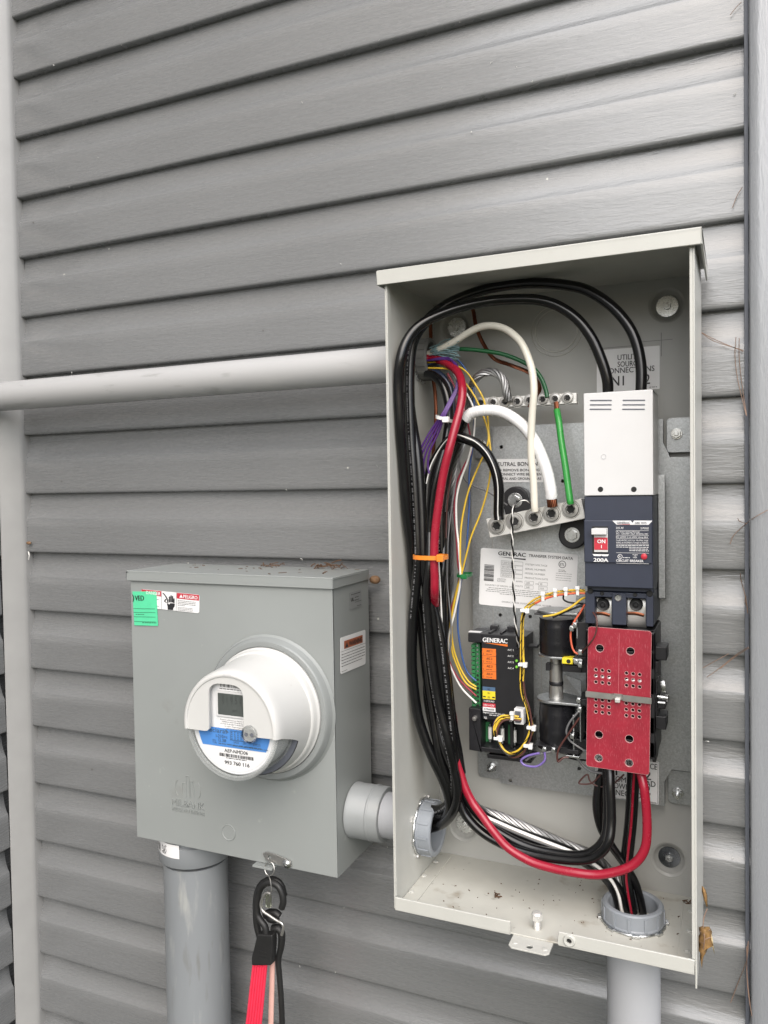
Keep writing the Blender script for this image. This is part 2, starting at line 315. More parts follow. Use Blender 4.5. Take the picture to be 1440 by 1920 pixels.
LEAF = mat('dry_leaf', (.23, .13, .045), .65, var=.42, scale=240, bump=.4, bscale=150); NEED = mat('dry_pine_needle', (.22, .14, .10), .6, var=.25, scale=60); DEBR = mat('brown_debris', (.10, .055, .03), .85, var=.4, scale=200); TAN = mat('tan_nest', (.20, .115, .06), .7, var=.3, scale=200, bump=.6, bscale=300); WEB = mat('pale_web', (.6, .6, .57), .7)
GROUND = mat('ground_soil_grass', (.05, .055, .032), .9, var=.4, scale=6, bump=1, bscale=30)

# ------------------------------------------------------------------ the setting
GZ = -1.45
g = MB(); N = 24
for i in range(N):
    for j in range(N):
        def gp(a, b):
            x = (a/N*2-1); y = (b/N*2-1); return Vector((math.copysign(abs(x)**2.2, x)*150, math.copysign(abs(y)**2.2, y)*150, GZ))
        g.quad(gp(i, j), gp(i+1, j), gp(i+1, j+1), gp(i, j+1))
tag(g.build('ground', GROUND), kind='structure')
PI_, Z0 = .1059, -.0023
PROF = [(.0138, .0), (.0032, .0), (.0012, .0007), (.0004, .0020), (.0, .0042), (.0002, .0105), (.0007, .03), (.0011, .046), (.0015, .0605), (.0026, .0630), (.0052, .0668), (.0081, .0740), (.0106, .082), (.0123, .092), (.0130, .1030), (.0130, .1085)]
def courses(mb, k0, k1, xs, fn):
    for k in range(k0, k1):
        rows = []
        for x in xs:
            wob = .0007*math.sin(x*5.1+k*2.3)+.0005*math.sin(x*11.3+k*5.1)
            rows.append([fn(x, y+wob*(1 if i > 0 else 0), Z0+k*PI_+z) for i, (y, z) in enumerate(PROF)])
        n = len(PROF)
        for a, b in zip(rows, rows[1:]):
            mb.add(a+b, [(i, i+1, n+i+1, n+i) for i in range(n-1)])
wl = MB(); courses(wl, -14, 34, [-1.1965+i*.05 for i in range(55)], lambda x, y, z: Vector((x, y, z)))
wl.box(-1.25, 1.6, .03, .12, GZ, 3.6)
tag(wl.build('house_wall', SID, ang=50), 'grey lap sided house wall carrying the two electrical boxes', 'wall')
sw = MB(); courses(sw, -14, 34, [-.034-i*.12 for i in range(43)], lambda x, y, z: Vector((-1.207-y, x, z-.006)))
sw.box(-1.4, -1.232, -5.1, .02, GZ, 3.6)
tag(sw.build('side_wall', SID, ang=50), 'grey sided return wall at the left edge behind the pale corner post', 'wall')
cp = MB(); sec = [(-1.2075, -.0325), (-1.2060, -.0335), (-1.2035, -.0325), (-1.1825, -.0095), (-1.1795, -.0052), (-1.1790, -.002), (-1.1800, .013), (-1.215, .013)]
cp.prism(sec, Matrix.Identity(4), GZ, 2.3); tag(cp.build('corner_post', POST, bevel=.0008, ang=50), 'pale vinyl inside corner post running full height at the left', 'corner post')
rb = MB(); x0, x1 = at(1404, 0, -.022).x, at(1408.5, 1920, -.022).x
def leanx(z): return x0+(x1-x0)*(.56-z)/1.2
for a, b in ((GZ, 2.3),):
    vs = [Vector((leanx(z)+dx, y, z)) for z in (a, b) for dx, y in ((0, .014), (0, -.020), (.002, -.0225), (.012, -.0235), (.09, -.0235), (.10, -.021), (.10, .014))]
    rb.add(vs, [tuple(range(7))[::-1], tuple(range(7, 14))]+[(i, (i+1) % 7, 7+(i+1) % 7, 7+i) for i in range(7)])
tag(rb.build('trim_board', BOARD, ang=50), 'light grey wood grained vertical trim board at the right edge', 'trim board')
ch = MB(); ch.box(.0078, .0125, -.0035, .012, GZ, 2.3); tag(ch.build('trim_channel', CHAN, bevel=.0006), 'thin dark vertical channel between siding and the right trim board', 'trim channel')

# ------------------------------------------------------------------ open transfer switch enclosure
AX0, AX1, AYF, AYB, AZB, AZT = -.3833, -.0395, -.184, -.022, -.5125, .2505
I4 = Matrix.Identity(4)
en = thing('enclosure', ((AX0+AX1)/2, AYB, AZB), 'tall beige open front enclosure full of wiring, to the right of the meter box', 'electrical enclosure')
def lp(c, d=(0, -1, 0)): return axis(c, d)
b = MB(); KO = (-.2205, .1985)   # back panel with pressed dimples where it is screwed to the wall
DIM = [at(853, 612, AYB), at(1250, 572, AYB), at(1254, 1612, AYB), at(869, 1549, AYB)]
BM = Matrix(((1, 0, 0, 0), (0, 0, -1, AYB), (0, 1, 0, 0), (0, 0, 0, 1)))   # local xy = world xz, local z = towards the viewer
b.plate(rrect(AX0, AZB-.002, AX1, AZT), [circ(p.x, p.z, .0235, 32) for p in DIM], BM, .0015)
for p in DIM: b.lathe([(.0235, -.0004), (.0215, -.0004), (.0185, -.0022), (.0160, -.0076), (.0138, -.0092), (.0, -.0092)], axis((p.x, AYB, p.z), (0, -1, 0)), 40)
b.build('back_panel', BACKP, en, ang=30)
k = MB(); kc = at(1043, 620, AYB)
k.lathe([(.0260, .0002), (.0264, .0012), (.0274, .0012), (.0280, .0002)], axis((kc.x, AYB, kc.z), (0, -1, 0)), 48); k.lathe([(.0318, .0002), (.0322, .0011), (.0328, .0011), (.0332, .0002)], axis((kc.x, AYB, kc.z), (0, -1, 0)), 48)
k.build('knockout', BEIGE, en)
for p in DIM:
    s_ = MB(); A = axis((p.x, AYB+.0090, p.z), (0, -1, 0)); s_.lathe([(.0042, .0003), (.0128, .0003), (.0133, .0012), (.0128, .0022), (.0042, .0022)], A, 36)
    wsh = s_.build('washer', ZINC if p is not DIM[2] else DSTEEL, en)
    h = MB(); h.cyl(A @ Vector((0, 0, .002)), A @ Vector((0, 0, .0062)), .0052, .0048, 6); h.cyl(A @ Vector((0, 0, .0061)), A @ Vector((0, 0, .0068)), .0026, .0022, 10); h.build('screw', ZINC, wsh, bevel=.0004)
l = MB(); l.box(AX0, AX0+.0018, AYF, AYB, AZB-.0005, AZT); l.box(AX0+.0018, AX0+.0034, AYF, AYF+.010, AZB+.0145, AZT-.002); l.build('left_panel', BEIGE, en, bevel=.0005)
l = MB(); l.box(AX1-.0018, AX1, AYF, AYB, AZB-.0165, AZT); l.box(AX1-.0050, AX1-.0018, AYF, AYF+.003, AZB+.0145, AZT-.002); l.build('right_panel', BEIGE, en, bevel=.0005)
l = MB(); l.box(AX0+.0018, AX1-.0018, AYF+.004, AYB, AZT-.0018, AZT); l.build('top_panel', BEIGE, en)
h = MB(); hx0, hx1, hyf = AX0-.0072, AX1+.0072, -.1905    # overhanging rain hood
h.box(hx0, hx1, hyf, AYB, .2545, .2562); h.box(hx0, hx1, hyf, hyf+.0018, .2388, .2545); h.box(hx1-.0018, hx1, hyf+.0018, AYB-.006, .2388, .2545); h.box(hx0, hx0+.0018, hyf+.0018, AYB-.006, .2388, .2545)
h.box(AX0+.002, AX1-.002, AYF+.002, AYB, AZT, .2545)
h.build('rain_hood', BEIGE, en, bevel=.0012)
t = MB(); t.box(AX0+.0018, AX1-.0018, AYF+.0015, AYB, AZB-.0018, AZB)
t.build('bottom_panel', TRAY, en, bevel=.0004)
gl, gr = at(957, 1727, AYF).x, at(1047, 1755, AYF).x
t = MB(); t.box(AX0+.0018, gl, AYF-.0012, AYF+.0016, AZB, AZB+.0140); t.box(gr, AX1-.0018, AYF-.0012, AYF+.0016, AZB, AZB+.0140); t.box(AX0+.0018, gl, AYF-.0012, AYF+.0014, AZB-.0018, AZB); t.box(gr, AX1-.0018, AYF-.0012, AYF+.0014, AZB-.0018, AZB)
t.build('front_lip', BEIGE, en, bevel=.0007)
ta = MB(); T1 = atz(962, 1755, AZB-.003); T2 = atz(1033, 1772, AZB-.003)
tx0, tx1 = T1.x, T2.x+.002; ty = -.2075
TM = Matrix(((1, 0, 0, 0), (0, 1, 0, 0), (0, 0, 1, AZB-.0020), (0, 0, 0, 1)))
ta.plate([(tx0+.004, ty), (tx1-.004, ty), (tx1, ty+.004), (tx1, AYF+.02), (tx0, AYF+.02), (tx0, ty+.004)], [circ((tx0+tx1)/2, ty+.0085, .0036, 16)], TM, .0017)
for q in (tx0+.006, tx1-.006): ta.lathe([(.003, 0), (.0026, .001), (.0, .0013)], axis((q, ty+.010, AZB-.0021), (0, 0, 1)), 14)
ta.build('padlock_tab', BEIGE, en, bevel=.0003)
bo = MB(); bp_ = atz(1007, 1742, AZB); z = AZB
bo.cyl((bp_.x, bp_.y, z), (bp_.x, bp_.y, z+.016), .0038, n=14)
for i in range(7): bo.lathe([(.0036, 0), (.0043, .0008), (.0036, .0016)], axis((bp_.x, bp_.y, z+.001+i*.0017), (0, 0, 1)), 14)
bo.cyl((bp_.x, bp_.y, z+.0115), (bp_.x, bp_.y, z+.018), .0064, .0064, 6); bo.lathe([(.0062, .018), (.0045, .0200), (0, .0208)], axis((bp_.x, bp_.y, z), (0, 0, 1)), 18)
bo.build('ground_bolt', NICKEL, en, ang=30)
ins = at(1067.5, 1763, AYF-.0012); im = MB(); im.lathe([(.0028, -.004), (.0030, .0024), (.0056, .0028), (.0064, .0018), (.0068, .0)], axis(ins, (0, -1, 0)), 28); io = im.build('threaded_insert', BEIGE, en)
im = MB(); im.lathe([(.0, .0003), (.0028, .0003)], axis(ins, (0, -1, 0)), 18); im.build('insert_hole', DARKV, io)
for sx, pts in ((0, [(817, 1616), (795, 1642), (771, 1672)]), (1, [(1296, 1709), (1292, 1746), (1289, 1784)])):
    st = MB(); xa, xb = (AX0+.002, AX0+.021) if sx == 0 else (AX1-.021, AX1-.002)
    st.box(xa, xb, AYF+.004, AYB-.012, AZB, AZB+.0016); fl = st.build('side_flange', TRAY, en, bevel=.0004)
    for p in pts:
        q = atz(p[0], p[1], AZB+.0016); rv = MB(); rv.lathe([(.0036, .0), (.0034, .0010), (.0022, .0016), (0, .0018)], axis((min(max(q.x, xa+.004), xb-.004), q.y, AZB+.0016), (0, 0, 1)), 18); rv.build('rivet', BEIGE, fl)

def bushing(c, d, r, ln, m, name, label, nut=True, teeth=14):
    root = thing(name, Vector(c), label, 'conduit bushing'); A = axis(c, d)
    q = MB(); q.lathe([(r*.80, -.004), (r*.80, ln*.92), (r*.84, ln), (r*.95, ln), (r, ln*.93), (r, ln*.25), (r*1.02, ln*.2), (r*1.02, .003), (r*.80, .003)], A, 64)
    for i in range(teeth):
        g = 2*math.pi*i/teeth; R_ = A @ Matrix.Rotation(g, 4, 'Z'); q.box(r*.985, r*1.035, -.0016, .0016, ln*.22, ln*.86, R_)
    q.build('collar', m, root, ang=30)
    if nut:
        q = MB(); prof = [(r*.9, .0002), (r*1.06, .0002), (r*1.08, .0012), (r*1.06, .0028), (r*.9, .0028)]; q.lathe(prof, A, 48)
        for i in range(8):
            g = 2*math.pi*i/8+.2; q.box(r*1.05, r*1.15, -.0042, .0042, .0003, .0032, A @ Matrix.Rotation(g, 4, 'Z'))
        q.build('locknut', ZINC, root, bevel=.0004)
    q = MB(); q.lathe([(0, -.010), (r*.79, -.010)], A, 32); q.build('bore', DARKV, root); return root
UBC = (AX0+.0018, -.0745, .1660); LBC = (AX0+.0018, -.0905, -.4485)
bushing(UBC, (1, 0, 0), .0270, .0175, BUSHD, 'conduit_bushing', 'taupe ribbed conduit bushing high on the left inner wall of the enclosure', teeth=16)
bushing(LBC, (1, 0, 0), .0345, .0225, BUSH, 'conduit_bushing', 'blue grey ribbed conduit bushing low on the left inner wall of the enclosure', teeth=12)
q = atz(1186, 1697, AZB+.02); BRC = (q.x, q.y+.003, AZB)
bushing(BRC, (0, 0, 1), .0345, .0225, BUSH, 'conduit_bushing', 'blue grey ribbed conduit bushing standing on the enclosure floor', teeth=12)

# ------------------------------------------------------------------ galvanised mounting plate
mp_ = thing('mounting_plate', (-.185, -.03, -.4), 'speckled galvanised mounting plate with corner tabs bolted inside the enclosure', 'mounting plate')
PY = -.046; px0, px1 = at(886, 1100, PY).x, AX1-.0085
pzt, pzb = at(930, 800, PY).z, at(1200, 1505, PY).z
TABW, TABH = .034, .046
o = [(px0+.030, pzt), (px1-TABW, pzt), (px1-TABW, pzt-.028), (px1-TABW+.008, pzt-TABH), (px1, pzt-TABH), (px1, pzb+TABH), (px1-TABW+.008, pzb+TABH), (px1-TABW, pzb+.03), (px1-TABW, pzb), (px0+TABW, pzb), (px0+TABW, pzb+.03), (px0+TABW-.008, pzb+TABH), (px0, pzb+TABH), (px0, pzt-TABH), (px0+.022, pzt-TABH), (px0+.030, pzt-.036)]
PM = Matrix(((1, 0, 0, 0), (0, 0, -1, PY), (0, 1, 0, 0), (0, 0, 0, 1)))
HO = [at(1055, 902, PY), at(938, 1153, PY), at(994, 1156, PY), at(957, 1463, PY), at(1086, 1441, PY), at(940, 838, PY)]
b = MB(); b.plate(o, [circ(p.x, p.z, .0024, 12) for p in HO], PM, .0016)
n = len(o)       # short returns bent back round the rim
for i in range(n):
    a, c = o[i], o[(i+1) % n]; b.quad(Vector((a[0], PY, a[1])), Vector((c[0], PY, c[1])), Vector((c[0], PY+.013, c[1])), Vector((a[0], PY+.013, a[1])))
b.build('plate', GALV, mp_, bevel=.0012, ang=30)
for sx, sz, bolt in ((1, 1, (1268, 813)), (1, -1, (1270, 1490)), (-1, -1, (920, 1441)), (-1, 1, (900, 833))):
    xa, xb = (px1-TABW+.003, px1) if sx > 0 else (px0, px0+TABW-.004); za, zb = (pzt-TABH+.006, pzt+.002) if sz > 0 else (pzb-.001, pzb+TABH-.006)
    q = MB(); q.plate(rrect(xa, za, xb, zb, .005), [], Matrix(((1, 0, 0, 0), (0, 0, -1, -.0305), (0, 1, 0, 0), (0, 0, 0, 1))), .0016); tb = q.build('tab', GALV, mp_, bevel=.0005)
    if bolt:
        p = at(*bolt, -.036); A = axis((p.x, -.0305, p.z), (0, -1, 0)); q = MB()
        q.lathe([(.0, .0004), (.0068, .0004), (.0068, .0016), (.0, .0016)], A, 28); q.cyl(A @ Vector((0, 0, .0016)), A @ Vector((0, 0, .0062)), .0058, .0056, 6); q.cyl(A @ Vector((0, 0, .006)), A @ Vector((0, 0, .015 if sz < 0 else .009)), .0028, .0027, 14); q.build('nut', ZINC, tb, bevel=.0004)
q = MB(); f0 = at(1240, 890, -.07); f1 = at(1240, 1121, -.07)    # upright flange beside the breaker
q.box(f0.x-.0035, f0.x-.0015, -.076, PY, f1.z, f0.z); q.box(f0.x-.0035, f0.x+.005, -.078, -.076, f1.z, f0.z); q.build('breaker_flange', GALV, mp_, bevel=.0012)
q = MB()
for x in (924, 1014): p = at(x, 1100, PY); q.box(p.x-.0003, p.x+.0003, PY-.0005, PY, pzb+.02, pzt-.02)
q.build('bend_line', STEEL, mp_)

# ------------------------------------------------------------------ stickers on the back of the enclosure
def sticker(name, fr, m, label, cat='label', parent=None, t=.0004, r=.0):
    q = MB(); q.prism([(x, y) for x, y in fr.outline(r)], fr.M, -t, 0); o = q.build(name, m, parent); return tag(o, label, cat) if label else o
def seat(fr, gap):   # lift a frame off its surface so that sheets never coincide
    fr.M = fr.M @ Matrix.Translation((0, 0, gap)); return fr
fr = seat(fpix((1119, 657), (1237, 648), (1118, 736), y=AYB), .0008)
rt = sticker('terminal_label', fr, PAPER, 'white square label reading utility source connections behind the black cables', r=.001)
q = MB(); q.text('UTILITY', fr, .52, .27, .125, .36, .008, al='C'); q.text('SOURCE', fr, .52, .43, .125, .36, .008, al='C'); q.text('CONNECTIONS', fr, .52, .575, .125, .80, .008, al='C'); q.text('N1', fr, .34, .87, .23, .2, .01, al='C'); q.text('N2', fr, .74, .87, .23, .22, .01, al='C'); q.greek(fr, .84, .935, .96, .025, 4); q.build('lettering', INK, rt)
q = MB(); 
for (a, c) in (((1105, 655), (1190, 648)), ((1190, 642), (1261, 642))): 
    p, s_ = at(*a, AYB-.0002), at(*c, AYB-.0002); q.box(p.x, s_.x, AYB-.0003, AYB-.0001, p.z-.0003, p.z+.0003)
p = at(1240, 642, AYB); q.box(p.x-.0004, p.x+.0004, AYB-.0004, AYB-.0001, p.z-.017, p.z+.012); q.build('scribe_mark', GINK, en)
fr = seat(fpix((1117, 1412), (1236, 1428), (1118, 1489), y=PY), .0008)
fr = seat(fpix((1117, 1412), (1236, 1428), (1117.5, 1490), y=PY), .0009); fr.h = (at(1117, 1412, PY)-at(1117.5, 1490, PY)).length
rt = sticker('terminal_label', fr, PAPER, 'white square label about the customer load, half hidden below the red cover', r=.001)
q = MB(); q.text('GENERATOR SOURCE', fr, .5, .19, .13, .94, .008, al='C'); q.text('E1', fr, .26, .45, .21, .18, .01, al='C'); q.text('E2', fr, .77, .45, .21, .22, .01, al='C'); q.text('CUSTOMER LOAD', fr, .5, .60, .13, .90, .008, al='C'); q.text('(LOWER)', fr, .42, .76, .13, .4, .008, al='C'); q.text('2', fr, .83, .79, .2, None, .01, al='C'); q.text('CONNECTIONS', fr, .47, .92, .13, .80, .008, al='C'); q.greek(fr, .84, .955, .96, .02, 4)
q.frame_rect(fr, .015, .015, .985, .985, .006); q.build('lettering', INK, rt)
fr = seat(fpix((924, 861), (1019, 860), (924, 904), y=PY), .0008)
rt = sticker('bonding_label', fr, PAPER, 'white neutral bonding label on the galvanised plate behind the looped wires', r=.0008)
q = MB(); q.text('NEUTRAL BONDING', fr, .5, .30, .17, .93, .012, al='C'); q.text('TO REMOVE BONDING', fr, .5, .53, .105, .86, .01, al='C'); q.text('DISCONNECT WIRE BETWEEN', fr, .5, .71, .105, .93, .01, al='C'); q.text('NEUTRAL AND GROUND BARS', fr, .5, .895, .105, .93, .01, al='C'); q.build('lettering', INK, rt)
fr = seat(fpix((902, 1027), (1084, 1039.5), (900, 1133), y=PY), .0008)
rt = sticker('data_label', fr, PAPER, 'large white transfer system data plate stuck slightly crooked on the galvanised plate', r=.003)
q = MB(); q.text('GENERAC', fr, .19, .105, .068, .287, .03); q.add([fr.p(.19, .135, .0003), fr.p(.478, .135, .0003), fr.p(.478, .160, .0003), fr.p(.30, .146, .0003)], [(3, 2, 1, 0)])
q.text('TRANSFER SYSTEM DATA', fr, .508, .098, .048, .445, .012)
q.bars(fr, .045, .285, .15, .575, 3, False, 24)
cen = fr.p(.85, .185, .0004); A = fr.M.copy(); A.translation = cen
q.lathe([(.0040, 0), (.0047, 0)], A, 28); q.text('ETL', fr, .85, .208, .042, .045, .01, al='C'); q.greek(fr, .815, .275, .89, .014, 1); q.greek(fr, .815, .30, .89, .014, 2)
q.build('lettering', INK, rt)
q = MB()
for i, s_ in enumerate(('120/240', '3013078677', 'RXSW200A3', '20220721')):
    v = .195+i*.074; q.frame_rect(fr, .222, v, .452, v+.066, .004); q.text(s_, fr, .232, v+.05, .034, .12 if i in (0, 3) else .15, .0)
for i, s_ in enumerate(('SYSTEM VOLTAGE', 'SERIAL NUMBER', 'MODEL NUMBER', 'PRODUCTION DATE')): q.text(s_, fr, .476, .245+i*.077, .030, (.225, .21, .205, .235)[i])
q.text('SWITCH', fr, .19, .535, .026, .09); q.text('RATING', fr, .19, .570, .026, .085); q.text('AMPS', fr, .385, .55, .028, .07); q.text('VOLTS', fr, .378, .63, .028, .08); q.text('Hz', fr, .59, .565, .026, .03)
for u, v, s_ in ((.478, .515, '200'), (.62, .515, '60'), (.478, .59, '240'), (.62, .59, 'N/A')): q.frame_rect(fr, u, v, u+.09, v+.062, .004); q.text(s_, fr, u+.014, v+.047, .030)
q.text('COUNTRY OF ORIGIN: USA', fr, .06, .655, .028, .30)
for i in range(4): q.greek(fr, .79, .335+i*.038, .95, .012, 20+i)
q.text('GENERAC POWER SYSTEMS, WAUKESHA, WI 53189', fr, .245, .925, .026, .51)
for i, (a, c) in enumerate(((.10, .80), (.08, .80), (.07, .78), (.22, .70))): q.greek(fr, a, .678+i*.031, c, .018, 30+i)
q.build('small_print', GINK, rt)

# ------------------------------------------------------------------ bars with screws
def screw_bar(name, label, tl, tr, bl, y, depth, pts, rs, m, cat='terminal bar', tops=()):
    fr = fpix(tl, tr, bl, y=y); c = fr.p(.5, 1, -depth/2); root = thing(name, c, label, cat)
    q = MB(); q.box(0, fr.w, -fr.h, 0, -depth, 0, fr.M); q.build('bar', m, root, bevel=.0008)
    for p in pts:
        w_ = at(*p, y); lc = fr.M.inverted() @ w_; A = fr.M @ Matrix.Translation((lc.x, lc.y, 0)); s_ = MB()
        s_.lathe([(rs, .0002), (rs, .0012), (rs*.93, .0020), (rs*.60, .0022), (rs*.52, .0008), (rs*.52, -.001)], A, 28)
        so = s_.build('terminal_screw', STEEL, root); s_ = MB(); s_.lathe([(0, .0004), (rs*.53, .0004)], A, 6); s_.build('hex_socket', DARKV, so)
        s_ = MB(); s_.lathe([(rs*1.06, .00025), (rs*1.18, .00025)], A, 28); s_.build('shadow_gap', STEEL, root)
    return root, fr
NB, nfr = screw_bar('neutral_bar', 'thick tilted metal neutral bar with five large screws', (911, 973), (1090, 934.7), (918, 1009), -.098, .024, [(931, 986), (965, 978), (1001, 970.5), (1034, 963), (1070, 955)], .0098, NICKEL)
GB, gfr = screw_bar('ground_bar', 'slim metal ground bar with a row of eight small screws', (898, 746.5), (1081, 736), (898.2, 766), -.076, .012, [(902, 755), (925, 754.5), (947, 754.3), (970.5, 753), (993, 750.5), (1017.5, 749), (1041, 748), (1064, 746.5)], .0066, NICKEL)
for c_, rot, lab in (((966, 938), .25, 'black oval insulator with a bolt above the tilted neutral bar'), ((1073, 1003), -.25, 'black oval insulator with a bolt below the tilted neutral bar')):
    p = at(*c_, -.066); A = axis(p, (0, -1, 0)); root = thing('bar_insulator', p+Vector((0, .02, 0)), lab, 'insulator'); q = MB()
    M_ = Matrix(((1, 0, 0, p.x), (0, 0, -1, p.y), (0, 1, 0, p.z), (0, 0, 0, 1))) @ Matrix.Rotation(rot, 4, 'Z'); sgn = 1 if c_[1] < 970 else -1
    oc = circ(0, 0, .0175, 28); oc = [(x*1.0, y if y*sgn > 0 else y-sgn*.016) for x, y in oc]
    q.prism(oc, M_, -.019, 0); q.build('body', BLKM, root, bevel=.002)
    q = MB(); q.cyl(M_ @ Vector((0, 0, 0)), M_ @ Vector((0, 0, .004)), .0068, .0066, 6); q.lathe([(.0095, .0002), (.0095, .0009), (0, .0009)], M_, 24); q.build('bolt', ZINC, root, bevel=.0004)

# ------------------------------------------------------------------ main circuit breaker
def bx(mb, p0, p1, yf, yb, grow=0.):     # upright block seen between two pixels on its front face
    a, c = at(*p0, yf), at(*p1, yf); return mb.box(min(a.x, c.x)-grow, max(a.x, c.x)+grow, yf, yb, min(a.z, c.z), max(a.z, c.z))
BY = -.140; bX0, bX1 = at(1096.5, 1000, BY).x, at(1225.5, 1000, BY).x
def bz(py): return at(1160, py, BY).z
br = thing('circuit_breaker', ((bX0+bX1)/2, PY, bz(1170)), 'dark navy two pole circuit breaker with red ON switch below a white shroud', 'circuit breaker')
q = MB(); zt, zb_ = bz(734), bz(929)
q.box(bX0, bX1, BY-.002, BY+.001, zb_, zt); q.box(bX0, bX0+.002, BY+.001, PY-.03, zb_, zt); q.box(bX1-.002, bX1, BY+.001, PY-.03, zb_, zt); q.box(bX0+.002, bX1-.002, BY+.06, BY+.062, zb_, zt); q.box(bX0+.034, bX0+.037, BY+.001, BY+.06, zb_, zt-.02)
sh = q.build('terminal_shroud', WPL, br, bevel=.0012)
sf = fpix((1096.5, 734), (1225.5, 733), (1096.5, 929), y=BY-.002)
q = MB()
for u0 in (.085, .565):
    for i in range(3): q.prism([(p[0], p[1]) for p in rrect((u0)*sf.w, -(.092+i*.042)*sf.h, (u0+.325)*sf.w, -(.080+i*.042)*sf.h, .0008)], sf.M, .0001, .0004)
q.build('vent_slots', CHAN, sh)
q = MB()
for px in (1126, 1188.5):
    p = at(px, 917.5, BY-.002); A = axis(p, (0, -1, 0)); q.lathe([(0, .0003), (.0030, .0003)], A, 20)
q.build('screw_hole', DARKV, sh)
q = MB(); A = axis(sf.p(.33, .62), (0, -1, 0)); q.lathe([(.0022, .0001), (.0026, .0005), (.0030, .0001)], A, 20); q.build('mould_mark', WPL, sh)
q = MB(); q.box(bX0-.0003, bX1-.001, BY, PY-.001, bz(975), bz(930)); q.box(bX0-.0006, bX1-.0014, BY-.0022, BY, bz(1055.5), bz(975.3)); q.box(bX0-.0003, bX1-.001, BY, PY-.001, bz(1102), bz(975)); q.box(bX0, bX1-.0016, BY+.012, PY-.001, bz(1112), bz(1102))
body = q.build('body', NAVY, br, bevel=.0012)
q = MB(); yl = BY+.010    # lower terminal block: cheeks, middle rib, sill
for a, c in ((1097, 1115), (1147, 1174), (1211, 1225)):
    A_, C_ = at(a, 1135, yl), at(c, 1135, yl); q.box(A_.x, C_.x, yl, PY-.001, at(1160, 1172, yl).z, at(1160, 1112, yl).z)
q.box(bX0+.0005, bX1-.0018, yl+.001, PY-.001, at(1160, 1121, yl).z, at(1160, 1111, yl).z)
tbk = q.build('terminal_block', NAVY, br, bevel=.001)
for a, c, hx in ((1115.5, 1146.5, 1131), (1174.5, 1210.5, 1193)):
    q = MB(); y2 = BY+.026; A_, C_ = at(a, 1140, y2), at(c, 1140, y2); z1_, z2_ = at(a, 1178, y2).z, at(a, 1121, y2).z
    n_ = 8; prof = [(y2+.002, z2_), (y2, z2_-.004), (y2, z1_+.011), (y2+.002, z1_+.006), (y2+.009, z1_), (y2+.020, z1_-.003), (y2+.03, z1_-.003)]
    for i in range(len(prof)-1):
        (ya, za), (yb_, zb2) = prof[i], prof[i+1]; q.quad(Vector((A_.x, ya, za)), Vector((C_.x, ya, za)), Vector((C_.x, yb_, zb2)), Vector((A_.x, yb_, zb2)))
    lg = q.build('lug', NICKEL, br, ang=60)
    q = MB(); c0 = at(a+2, 1150, y2-.0004); c1 = at(c-3, 1154, y2-.0004); q.tube([c0, (c0+c1)/2+Vector((0, -.0006, .0012)), c1], .0019, n=8, flat=.3); q.build('copper_edge', COP, lg)
    p = at(hx, 1133, y2-.001); q = MB(); q.lathe([(.0, .0046), (.0022, .0046), (.0028, .0026), (.0042, .0022), (.0066, .0030), (.0074, .0016), (.0074, 0)], axis(p, (0, -1, 0)), 28); q.build('hex_bolt', BLKM, lg)
for c_, r_, m_ in (((1159, 1121), .0040, ZINC), ((1107, 1108), .0034, DARKV), ((1218, 1113), .0036, DARKV), ((1129, 1112.5), .0022, DARKV), ((1191, 1115), .0022, DARKV)):
    p = at(*c_, yl); q = MB(); q.lathe([(0, .0008), (r_*.8, .0010), (r_, .0002)], axis(p, (0, -1, 0)), 18); q.build('small_screw', m_, tbk)
pf = fpix((1096.5, 975.3), (1225.5, 975.3), (1096.5, 1055.5), y=BY-.0022)
q = MB(); q.rect(pf, .11, .145, .345, .775, .0002); q.build('switch_recess', DARKV, body)
q = MB()
def pbox(mb, f_, u0, v0, u1, v1, z0, z1): return mb.box(u0*f_.w, u1*f_.w, -v1*f_.h, -v0*f_.h, z0, z1, f_.M)
pbox(q, pf, .135, .18, .34, .74, -.003, .0010); sw_ = q.build('switch', WPL, br, bevel=.0005)
q = MB(); pbox(q, pf, .110, .185, .335, .33, .0011, .0075); q.build('lever', WPL, sw_, bevel=.0008)
q = MB(); pbox(q, pf, .140, .40, .338, .685, .0011, .0016); q.build('red_flag', RINK, sw_, bevel=.0004)
q = MB(); q.text('ON', pf, .19, .53, .085, .115, .03, z=.0020); q.text('I', pf, .245, .645, .075, None, .03, z=.0020); q.text('200A', pf, .128, .965, .085, .215, .035)
q.add([pf.p(.11, .79, .0004), pf.p(.355, .79, .0004), pf.p(.335, .833, .0004), pf.p(.26, .833, .0004), pf.p(.243, .815, .0004), pf.p(.226, .833, .0004), pf.p(.135, .833, .0004)], [(6, 5, 4, 3, 2, 1, 0)])
q.add([pf.p(.41, .01, .0004), pf.p(.675, .01, .0004), pf.p(.70, .06, .0004), pf.p(.725, .01, .0004), pf.p(.985, .01, .0004), pf.p(.93, .105, .0004), pf.p(.47, .105, .0004)], [(6, 5, 4, 3, 2, 1, 0)])
q.text('225 AF', pf, .462, .20, .045, .11, .015); q.text('2 POLE', pf, .93, .205, .045, .115, .015, al='R')
q.text('UL Interrupting Ratings', pf, .462, .28, .034, .34, .008); q.text('AC~ 120/240V 22kA 50/60Hz 40C', pf, .462, .328, .034, .46, .008); q.text('IEC 60947-2 Ui 690V Uimp 8kV', pf, .462, .402, .034, .46, .008); q.text('Cu/Al 60/75C LUG Cat. No./Max range', pf, .462, .475, .032, .46, .008); q.text('AWG or MCM(in²) Torque in lb(Nm)', pf, .462, .525, .032, .46, .008)
for i in range(4): q.greek(pf, .462+(0 if i < 2 else .19), .565+i*.040, .93, .024, 40+i, z=.0004)
